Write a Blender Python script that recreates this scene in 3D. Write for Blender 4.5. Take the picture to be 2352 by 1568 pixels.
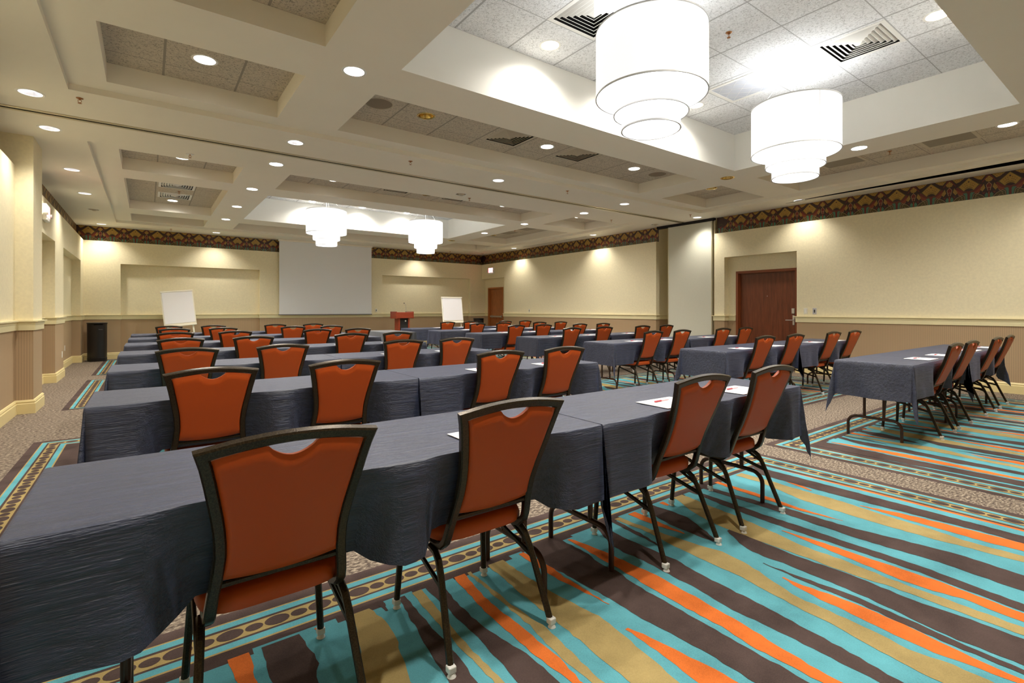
import bpy, bmesh, math, random
from mathutils import Vector, Matrix, noise
from mathutils.geometry import tessellate_polygon
PI = math.pi
EXPOSURE = 2.3
LAMP_E = 3.5
SHADE_E = 0.185
DIFF_E = 1.1
SPOT_L = 32
SPOT_W = 17
UP_E = 3.2
S = bpy.context.scene
COL = S.collection
for o in list(bpy.data.objects): bpy.data.objects.remove(o)

# ------------------------------------------------------------ camera, world, exposure
cam_d = bpy.data.cameras.new('camera'); cam = bpy.data.objects.new('camera', cam_d); COL.objects.link(cam)
YAW = math.atan(837 / 1142.0)
cam.location = (0, 0, 1.245)
cam.rotation_euler = (PI / 2, 0, -YAW)
cam_d.sensor_width = 36.0
cam_d.lens = 1142.0 / 2352 * 36
cam_d.shift_y = -73.3 / 2352
cam_d.clip_start = 0.02; cam_d.clip_end = 100
S.camera = cam
wd = bpy.data.worlds.new('world'); S.world = wd; wd.use_nodes = True
wd.node_tree.nodes['Background'].inputs[0].default_value = (0.5, 0.48, 0.42, 1)
wd.node_tree.nodes['Background'].inputs[1].default_value = 0.0
S.view_settings.view_transform = 'Standard'
S.view_settings.look = 'None'
S.view_settings.gamma = 1.0
S.view_settings.use_curve_mapping = False
S.view_settings.exposure = EXPOSURE
S.cycles.max_bounces = 12
S.cycles.diffuse_bounces = 8
S.cycles.glossy_bounces = 4

# ------------------------------------------------------------ room numbers (metres)
H = 3.33; H2 = 3.388; HC = 3.57; HT = 3.945          # soffit, raised field, small coffers, big trays
WR = 10.35; WRF = 10.46                               # right wall, recessed frieze above it
FY = 16.08; FYF = 16.19                               # far wall
WL = -1.27; WLF = -1.41                               # left wall
NY = -1.95; NYF = -2.06                               # wall behind the camera
RT = 2.405; LZ = 2.96                                 # niche top, ledge under the frieze
RZ0 = 0.997; RZ1 = 1.114                              # chair rail

# ------------------------------------------------------------ materials
MATS = {}
def nodes(m): return m.node_tree.nodes, m.node_tree.links
def mat(name, col, rough=0.6, metal=0.0, spec=0.5, sheen=0.0, emis=None, estr=0.0, coat=0.0, trans=0.0):
    m = bpy.data.materials.new(name); m.use_nodes = True
    b = m.node_tree.nodes['Principled BSDF']
    b.inputs['Base Color'].default_value = (*col, 1)
    b.inputs['Roughness'].default_value = rough
    b.inputs['Metallic'].default_value = metal
    b.inputs['Specular IOR Level'].default_value = spec
    b.inputs['Sheen Weight'].default_value = sheen
    b.inputs['Coat Weight'].default_value = coat
    b.inputs['Transmission Weight'].default_value = trans
    if emis:
        b.inputs['Emission Color'].default_value = (*emis, 1); b.inputs['Emission Strength'].default_value = estr
    MATS[name] = m
    return m
def tex(m, scale=(1, 1, 1), coord='Object'):
    n, l = nodes(m)
    tc = n.new('ShaderNodeTexCoord'); mp = n.new('ShaderNodeMapping')
    mp.inputs['Scale'].default_value = scale
    l.new(tc.outputs[coord], mp.inputs[0]); return mp.outputs[0]
def noise_n(m, vec, scale, detail=4, rough=0.5):
    n, l = nodes(m); t = n.new('ShaderNodeTexNoise')
    t.inputs['Scale'].default_value = scale; t.inputs['Detail'].default_value = detail; t.inputs['Roughness'].default_value = rough
    l.new(vec, t.inputs['Vector']); return t.outputs['Fac']
def ramp(m, fac, stops):
    n, l = nodes(m); r = n.new('ShaderNodeValToRGB')
    cr = r.color_ramp
    while len(cr.elements) < len(stops): cr.elements.new(0.5)
    for e, (p, c) in zip(cr.elements, stops):
        e.position = p; e.color = (*c, 1) if len(c) == 3 else c
    l.new(fac, r.inputs[0]); return r.outputs[0]
def bump(m, h, strength=0.3, dist=0.01, prev=None):
    n, l = nodes(m); b = n.new('ShaderNodeBump')
    b.inputs['Strength'].default_value = strength; b.inputs['Distance'].default_value = dist
    l.new(h, b.inputs['Height'])
    if prev is not None: l.new(prev, b.inputs['Normal'])
    l.new(b.outputs[0], n['Principled BSDF'].inputs['Normal']); return b.outputs[0]
def base(m, c): n, l = nodes(m); l.new(c, n['Principled BSDF'].inputs['Base Color'])
def mth(m, op, a, b=None, c=None):
    n, l = nodes(m); x = n.new('ShaderNodeMath'); x.operation = op
    for i, v in enumerate((a, b, c)):
        if v is None: continue
        if isinstance(v, (int, float)): x.inputs[i].default_value = v
        else: l.new(v, x.inputs[i])
    return x.outputs[0]
def mul(c, k): return tuple(v * k for v in c)
def mottled(name, col, var, scale, rough, bs=0.0, bd=0.002, bscale=None, **kw):
    m = mat(name, col, rough, **kw)
    v = tex(m)
    f = noise_n(m, v, scale, 5, 0.6)
    base(m, ramp(m, f, [(0.3, mul(col, 1 - var)), (0.7, mul(col, 1 + var))]))
    if bs: bump(m, noise_n(m, v, bscale or scale * 2, 4), bs, bd)
    return m

M_wall = mottled('wall_cream_paper', (0.83, 0.745, 0.51), 0.05, 28, 0.6, 0.12, 0.003, 45)
M_wains = mat('wainscot_tan_paper', (0.46, 0.32, 0.185), 0.65)
def ribs():
    m = M_wains; n, l = nodes(m)
    g = n.new('ShaderNodeNewGeometry'); s = n.new('ShaderNodeSeparateXYZ'); l.new(g.outputs['Position'], s.inputs[0])
    u = mth(m, 'ADD', s.outputs[0], s.outputs[1])
    w = mth(m, 'SINE', mth(m, 'MULTIPLY', u, 2 * PI / 0.024))
    wn = mth(m, 'MULTIPLY_ADD', w, 0.5, 0.5)
    c = (0.46, 0.32, 0.185)
    base(m, ramp(m, wn, [(0.0, mul(c, 0.88)), (1.0, mul(c, 1.08))]))
ribs()
M_trim = mat('cream_gloss_trim', (0.84, 0.75, 0.46), 0.38)
M_base = mat('cream_baseboard', (0.82, 0.68, 0.34), 0.4)
M_ceil = mottled('ceiling_paint', (0.88, 0.83, 0.72), 0.01, 3, 0.75)
M_tray = mat('tray_wall_white', (0.80, 0.79, 0.74), 0.7)  # tray walls, whiter than the coffer walls
M_white = mat('white_paint', (0.85, 0.84, 0.80), 0.5)
M_dark = mat('dark_void', (0.012, 0.01, 0.009), 0.9)
def tile_mat(name, col, dk=0.42):
    m = mat(name, col, 0.9)
    n, l = nodes(m)
    tc = n.new('ShaderNodeTexCoord'); s = n.new('ShaderNodeSeparateXYZ'); l.new(tc.outputs['UV'], s.inputs[0])
    def line(v, w):
        d = mth(m, 'ABSOLUTE', mth(m, 'SUBTRACT', mth(m, 'FRACT', mth(m, 'ADD', v, 0.5)), 0.5))
        return mth(m, 'LESS_THAN', d, w)
    lx = line(s.outputs[0], 0.016); ly = line(s.outputs[1], 0.008)
    ln = mth(m, 'MAXIMUM', lx, ly)
    v = tex(m)
    f1 = noise_n(m, v, 48, 4, 0.7)
    vo = n.new('ShaderNodeTexVoronoi'); vo.inputs['Scale'].default_value = 110; l.new(v, vo.inputs['Vector'])
    f = mth(m, 'MULTIPLY_ADD', vo.outputs['Distance'], 0.30, f1)
    c = ramp(m, f, [(0.48, mul(col, dk)), (0.60, mul(col, 0.95)), (0.8, mul(col, 1.08))])
    mx = n.new('ShaderNodeMixRGB'); l.new(ln, mx.inputs[0]); l.new(c, mx.inputs[1]); mx.inputs[2].default_value = (*mul(col, 0.55), 1)
    base(m, mx.outputs[0]); bump(m, f, 0.6, 0.012)
    return m
M_tile = tile_mat('fissured_tile_shaded', (0.60, 0.53, 0.43))  # coffer tile, its weaker light put in as a darker colour
M_tile_lit = tile_mat('fissured_tile_lit', (0.80, 0.81, 0.83), 0.62)  # same tile in the trays, their stronger light put into the colour

# carpet
def carpet(name, col, var=0.22):
    m = mat(name, col, 0.95, spec=0.1)
    v = tex(m)
    a = noise_n(m, v, 3.4, 3, 0.62); b = noise_n(m, v, 240, 2, 0.7)
    f = mth(m, 'MULTIPLY_ADD', b, 0.34, mth(m, 'MULTIPLY', a, 0.70))
    base(m, ramp(m, f, [(0.34, mul(col, 1 - var * 1.3)), (0.52, col), (0.70, mul(col, 1 + var))]))
    bump(m, b, 0.5, 0.003)
    return m
K_CY = carpet('carpet_turquoise', (0.12, 0.38, 0.44))
K_BR = carpet('carpet_brown', (0.085, 0.058, 0.052), 0.3)
K_TN = carpet('carpet_tan', (0.40, 0.30, 0.125))
K_OR = carpet('carpet_orange', (0.70, 0.17, 0.035))
def tweed():
    c = (0.27, 0.205, 0.145)
    m = mat('carpet_tweed', c, 0.95, spec=0.1)
    v = tex(m, (1, 1.7, 1))
    f = noise_n(m, v, 42, 2, 0.6)
    base(m, ramp(m, f, [(0.36, (0.09, 0.068, 0.055)), (0.46, (0.165, 0.128, 0.10)), (0.55, (0.25, 0.20, 0.150)), (0.66, (0.42, 0.35, 0.265))]))
    bump(m, f, 0.5, 0.004); return m
K_TW = tweed()

# furniture
def vinyl():
    m = mat('rust_orange_vinyl', (0.50, 0.078, 0.010), 0.42, spec=0.3)
    v = tex(m, (1, 1, 5))
    bump(m, noise_n(m, v, 90, 3), 0.12, 0.002); return m
M_vinyl = vinyl()
def hammer():
    m = mat('bronze_hammertone', (0.060, 0.040, 0.020), 0.28, metal=0.55)
    v = tex(m); f = noise_n(m, v, 260, 2)
    base(m, ramp(m, f, [(0.4, (0.026, 0.017, 0.009)), (0.65, (0.055, 0.038, 0.020))]))
    bump(m, f, 0.3, 0.002); return m
M_frame = hammer()
M_leg = mat('brown_steel_tube', (0.055, 0.024, 0.012), 0.28, metal=0.3)
M_glide = mat('clear_plastic_glide', (0.75, 0.74, 0.70), 0.2)
def cloth(name, c, c2):
    m = mat(name, c, 0.46, spec=0.75, sheen=0.18)
    m.node_tree.nodes['Principled BSDF'].inputs['Sheen Roughness'].default_value = 0.45
    m.node_tree.nodes['Principled BSDF'].inputs['Sheen Tint'].default_value = (0.5, 0.6, 1.0, 1)
    v = tex(m, (4, 45, 45)); v2 = tex(m, (14, 190, 190))
    f = noise_n(m, v, 1.0, 4, 0.6); g = noise_n(m, v2, 1.0, 3, 0.6)
    s = mth(m, 'ADD', mth(m, 'MULTIPLY', f, 0.75), mth(m, 'MULTIPLY', g, 0.4))
    base(m, ramp(m, s, [(0.42, c), (0.72, c2)]))
    bump(m, s, 1.0, 0.009)
    return m
M_cloth = cloth('navy_crinkle_cloth', (0.010, 0.013, 0.030), (0.026, 0.033, 0.072))
M_skirt = mat('charcoal_skirting', (0.05, 0.055, 0.07), 0.7, sheen=0.4)
M_paper = mat('white_paper', (0.88, 0.86, 0.87), 0.55)
M_red = mat('red_plastic', (0.55, 0.08, 0.10), 0.35)
def wood(name, a, b, sc=(9, 9, 1.2)):
    m = mat(name, a, 0.32, spec=0.5)
    v = tex(m, sc); f = noise_n(m, v, 3.0, 6, 0.65)
    base(m, ramp(m, f, [(0.3, a), (0.7, b)])); return m
M_door = wood('dark_cherry_veneer', (0.095, 0.022, 0.008), (0.20, 0.055, 0.020), (7, 7, 0.7))
M_door2 = wood('light_cherry_veneer', (0.28, 0.085, 0.022), (0.50, 0.18, 0.05), (7, 7, 1.2))
M_frm = mat('cherry_door_frame', (0.23, 0.058, 0.016), 0.35)
M_frm2 = mat('light_cherry_frame', (0.42, 0.14, 0.03), 0.35)
M_pod = wood('podium_cherry', (0.26, 0.040, 0.016), (0.36, 0.065, 0.025), (2, 2, 6))
M_metal = mat('brushed_metal', (0.62, 0.60, 0.58), 0.3, metal=0.9)
M_gold = mat('gold_reflector', (0.75, 0.55, 0.20), 0.18, metal=1.0)
M_black = mat('black_plastic', (0.014, 0.011, 0.011), 0.3)
M_grille = mat('speaker_cloth', (0.02, 0.017, 0.014), 0.9)
M_brass = mat('copper_brass', (0.45, 0.20, 0.07), 0.3, metal=0.8)
M_chrome = mat('satin_white_reflector', (0.86, 0.86, 0.90), 0.25, metal=0.6)
M_screen = mat('projection_fabric', (0.80, 0.81, 0.83), 0.85)
M_board = mat('ivory_board', (0.85, 0.80, 0.66), 0.5)
M_panel = mottled('grey_green_panel', (0.66, 0.65, 0.54), 0.03, 60, 0.7)
M_vent = mat('white_vent_metal', (0.80, 0.79, 0.76), 0.45)
M_ventd = mat('taupe_vent_metal', (0.56, 0.49, 0.38), 0.5)
M_retg = mat('return_air_mesh', (0.30, 0.26, 0.20), 0.7)
M_retw = mat('return_air_mesh_white', (0.50, 0.52, 0.58), 0.7)
M_alu = mat('champagne_aluminium', (0.62, 0.55, 0.38), 0.35, metal=0.5)
M_spk = mat('taupe_speaker_grille', (0.26, 0.21, 0.15), 0.7)
M_lamp = mat('lamp_glow', (1, 1, 1), 0.5, emis=(1.0, 0.985, 0.95), estr=LAMP_E)
M_shade = mat('fabric_shade_glow', (0.5, 0.5, 0.48), 0.8, emis=(1.0, 0.99, 0.94), estr=SHADE_E)
M_diff = mat('diffuser_glow', (0.9, 0.9, 0.9), 0.8, emis=(1.0, 1.0, 0.99), estr=DIFF_E)
M_ring = mat('grey_shade_trim', (0.55, 0.55, 0.56), 0.6)
M_cable = mat('white_cable', (0.8, 0.8, 0.8), 0.5)
M_exit = mat('exit_red_glow', (0.8, 0.1, 0.1), 0.5, emis=(1.0, 0.10, 0.13), estr=1.6)
M_exitw = mat('exit_face_glow', (0.9, 0.6, 0.6), 0.5, emis=(1.0, 0.55, 0.55), estr=0.35)
M_plate = mat('ivory_plate', (0.80, 0.77, 0.66), 0.4)
M_plateg = mat('grey_plate', (0.52, 0.50, 0.52), 0.4)

# ------------------------------------------------------------ mesh helpers
def finish(name, bm, mats, parent=None, smooth=False, loc=None, merge=False):
    if merge: bmesh.ops.remove_doubles(bm, verts=bm.verts, dist=1e-5)
    me = bpy.data.meshes.new(name)
    bm.normal_update()
    bm.to_mesh(me); bm.free()
    if not isinstance(mats, (list, tuple)): mats = [mats]
    for m in mats: me.materials.append(m)
    if smooth is True:
        me.polygons.foreach_set('use_smooth', [True] * len(me.polygons))
    elif smooth:
        me.polygons.foreach_set('use_smooth', [True] * len(me.polygons))
        try: me.set_sharp_from_angle(angle=smooth)
        except Exception: pass
    o = bpy.data.objects.new(name, me); COL.objects.link(o)
    if parent is not None: o.parent = parent
    if loc is not None: o.location = loc
    return o
def tag(o, label, cat, group=None):
    o['label'] = label; o['category'] = cat
    if group: o['group'] = group
    return o
def thing(name, label, cat, loc=(0, 0, 0), rz=0.0, group=None):
    o = bpy.data.objects.new(name, None); COL.objects.link(o)
    o.empty_display_size = 0.1
    o.location = loc; o.rotation_euler = (0, 0, rz)
    return tag(o, label, cat, group)
def struct(o, label=None):
    o['kind'] = 'structure'
    if label: o['label'] = label
    return o
def quad(bm, pts, mi=0):
    f = bm.faces.new([bm.verts.new(p) for p in pts]); f.material_index = mi; return f
def box(bm, c, s, mi=0, bev=0.0, rot=None):
    r = bmesh.ops.create_cube(bm, size=1.0)
    vs = r['verts']
    for v in vs:
        v.co = Vector((v.co.x * s[0], v.co.y * s[1], v.co.z * s[2]))
    fs = list({f for v in vs for f in v.link_faces})
    if bev > 0:
        es = list({e for v in vs for e in v.link_edges})
        rr = bmesh.ops.bevel(bm, geom=es, offset=bev, segments=2, affect='EDGES', profile=0.5)
        vs = list({v for f in rr['faces'] for v in f.verts} | {v for v in vs if v.is_valid})
        fs = list({f for v in vs for f in v.link_faces})
    for f in fs: f.material_index = mi
    for v in vs:
        if rot is not None: v.co = rot @ v.co
        v.co += Vector(c)
    return vs
def box2(bm, a, b, mi=0, bev=0.0):
    a = Vector(a); b = Vector(b)
    return box(bm, (a + b) / 2, [abs(b[i] - a[i]) for i in range(3)], mi, bev)
def cyl(bm, c, r, h, seg=24, mi=0, r2=None, cap=True, axis='Z'):
    r2 = r if r2 is None else r2
    bot = []; top = []
    for i in range(seg):
        a = 2 * PI * i / seg
        for lst, rr, z in ((bot, r, 0), (top, r2, h)):
            p = Vector((rr * math.cos(a), rr * math.sin(a), z))
            if axis == 'Y': p = Vector((p.x, p.z, p.y))
            if axis == 'X': p = Vector((p.z, p.x, p.y))
            lst.append(bm.verts.new(p + Vector(c)))
    for i in range(seg):
        f = bm.faces.new((bot[i], bot[(i + 1) % seg], top[(i + 1) % seg], top[i])); f.material_index = mi
    if cap:
        f = bm.faces.new(bot); f.material_index = mi
        f = bm.faces.new(top); f.material_index = mi
def lathe(bm, prof, c=(0, 0, 0), seg=32, mi=0):
    rings = []
    for r, z in prof:
        rings.append([bm.verts.new((c[0] + r * math.cos(2 * PI * i / seg), c[1] + r * math.sin(2 * PI * i / seg), c[2] + z)) for i in range(seg)])
    for a, b in zip(rings, rings[1:]):
        for i in range(seg):
            f = bm.faces.new((a[i], a[(i + 1) % seg], b[(i + 1) % seg], b[i])); f.material_index = mi
    return rings
def tube(bm, pts, w, d=None, mi=0, round_=0, cap=True, up=Vector((0, 1, 0.01)), bevel=0.25):
    """sweep a rectangular (w x d) or round (round_ segments, radius w) section along a path"""
    pts = [Vector(p) for p in pts]; d = w if d is None else d
    rings = []
    for i, p in enumerate(pts):
        t = (pts[min(i + 1, len(pts) - 1)] - pts[max(i - 1, 0)]).normalized()
        n = (up - t * up.dot(t)).normalized(); b = t.cross(n)
        if round_:
            sec = [(math.cos(2 * PI * k / round_) * w, math.sin(2 * PI * k / round_) * w) for k in range(round_)]
        else:
            e = min(w, d) * bevel; hw = w / 2; hd = d / 2
            sec = [(hw - e, -hd), (hw, -hd + e), (hw, hd - e), (hw - e, hd), (-hw + e, hd), (-hw, hd - e), (-hw, -hd + e), (-hw + e, -hd)]
        if 0 < i < len(pts) - 1:
            t0 = (pts[i] - pts[i - 1]).normalized(); t1 = (pts[i + 1] - pts[i]).normalized()
            k = 1 / max(0.6, math.sqrt(max(0.1, (1 + t0.dot(t1)) / 2)))
        else: k = 1
        rings.append([bm.verts.new(p + b * x * k + n * y) for x, y in sec])
    m = len(rings[0])
    for a, c in zip(rings, rings[1:]):
        for i in range(m):
            f = bm.faces.new((a[i], a[(i + 1) % m], c[(i + 1) % m], c[i])); f.material_index = mi
    if cap:
        for r in (rings[0], rings[-1]):
            f = bm.faces.new(r); f.material_index = mi
def fillpoly(bm, outer, holes, z, mi=0, uvf=None):
    loops = [[Vector((x, y, 0)) for x, y in outer]] + [[Vector((x, y, 0)) for x, y in h] for h in holes]
    flat = [p for l in loops for p in l]
    vs = [bm.verts.new((p.x, p.y, z)) for p in flat]
    uvl = bm.loops.layers.uv.verify()
    for t in tessellate_polygon(loops):
        try: f = bm.faces.new([vs[i] for i in t])
        except ValueError: continue
        f.material_index = mi
        if uvf:
            for lp in f.loops: lp[uvl].uv = uvf(lp.vert.co.x, lp.vert.co.y)
def rect(x0, y0, x1, y1): return [(x0, y0), (x1, y0), (x1, y1), (x0, y1)]
def circ(x, y, r, n=28): return [(x + r * math.cos(-2 * PI * i / n), y + r * math.sin(-2 * PI * i / n)) for i in range(n)]
def ringwall(bm, loop, z0, z1, mi=0):
    n = len(loop)
    for i in range(n):
        a = loop[i]; b = loop[(i + 1) % n]
        quad(bm, [(a[0], a[1], z0), (b[0], b[1], z0), (b[0], b[1], z1), (a[0], a[1], z1)], mi)
def extrude(bm, pts, z0, z1, mi=0):
    for a, b in zip(pts, pts[1:]):
        quad(bm, [(a[0], a[1], z0), (b[0], b[1], z0), (b[0], b[1], z1), (a[0], a[1], z1)], mi)
def sweep(bm, pts, prof, mi=0):
    """profile (offset into the room = left of travel, z) swept along a plan polyline with mitred corners"""
    P = [Vector(p) for p in pts]; rings = []
    for i, p in enumerate(P):
        ns = []
        if i > 0: d = (P[i] - P[i - 1]).normalized(); ns.append(Vector((-d.y, d.x)))
        if i < len(P) - 1: d = (P[i + 1] - P[i]).normalized(); ns.append(Vector((-d.y, d.x)))
        m = ns[0] if len(ns) == 1 else (ns[0] + ns[1]) / (1 + ns[0].dot(ns[1]))
        rings.append([bm.verts.new((p.x + m.x * o, p.y + m.y * o, z)) for o, z in prof])
    for a, b in zip(rings, rings[1:]):
        for k in range(len(prof) - 1):
            f = bm.faces.new((a[k], a[k + 1], b[k + 1], b[k])); f.material_index = mi
    for r in (rings[0], rings[-1]):
        f = bm.faces.new(r); f.material_index = mi
def copy_tree(o, parent=None):
    c = o.copy(); COL.objects.link(c)
    if parent is not None: c.parent = parent
    for ch in o.children: copy_tree(ch, c)
    return c

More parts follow.
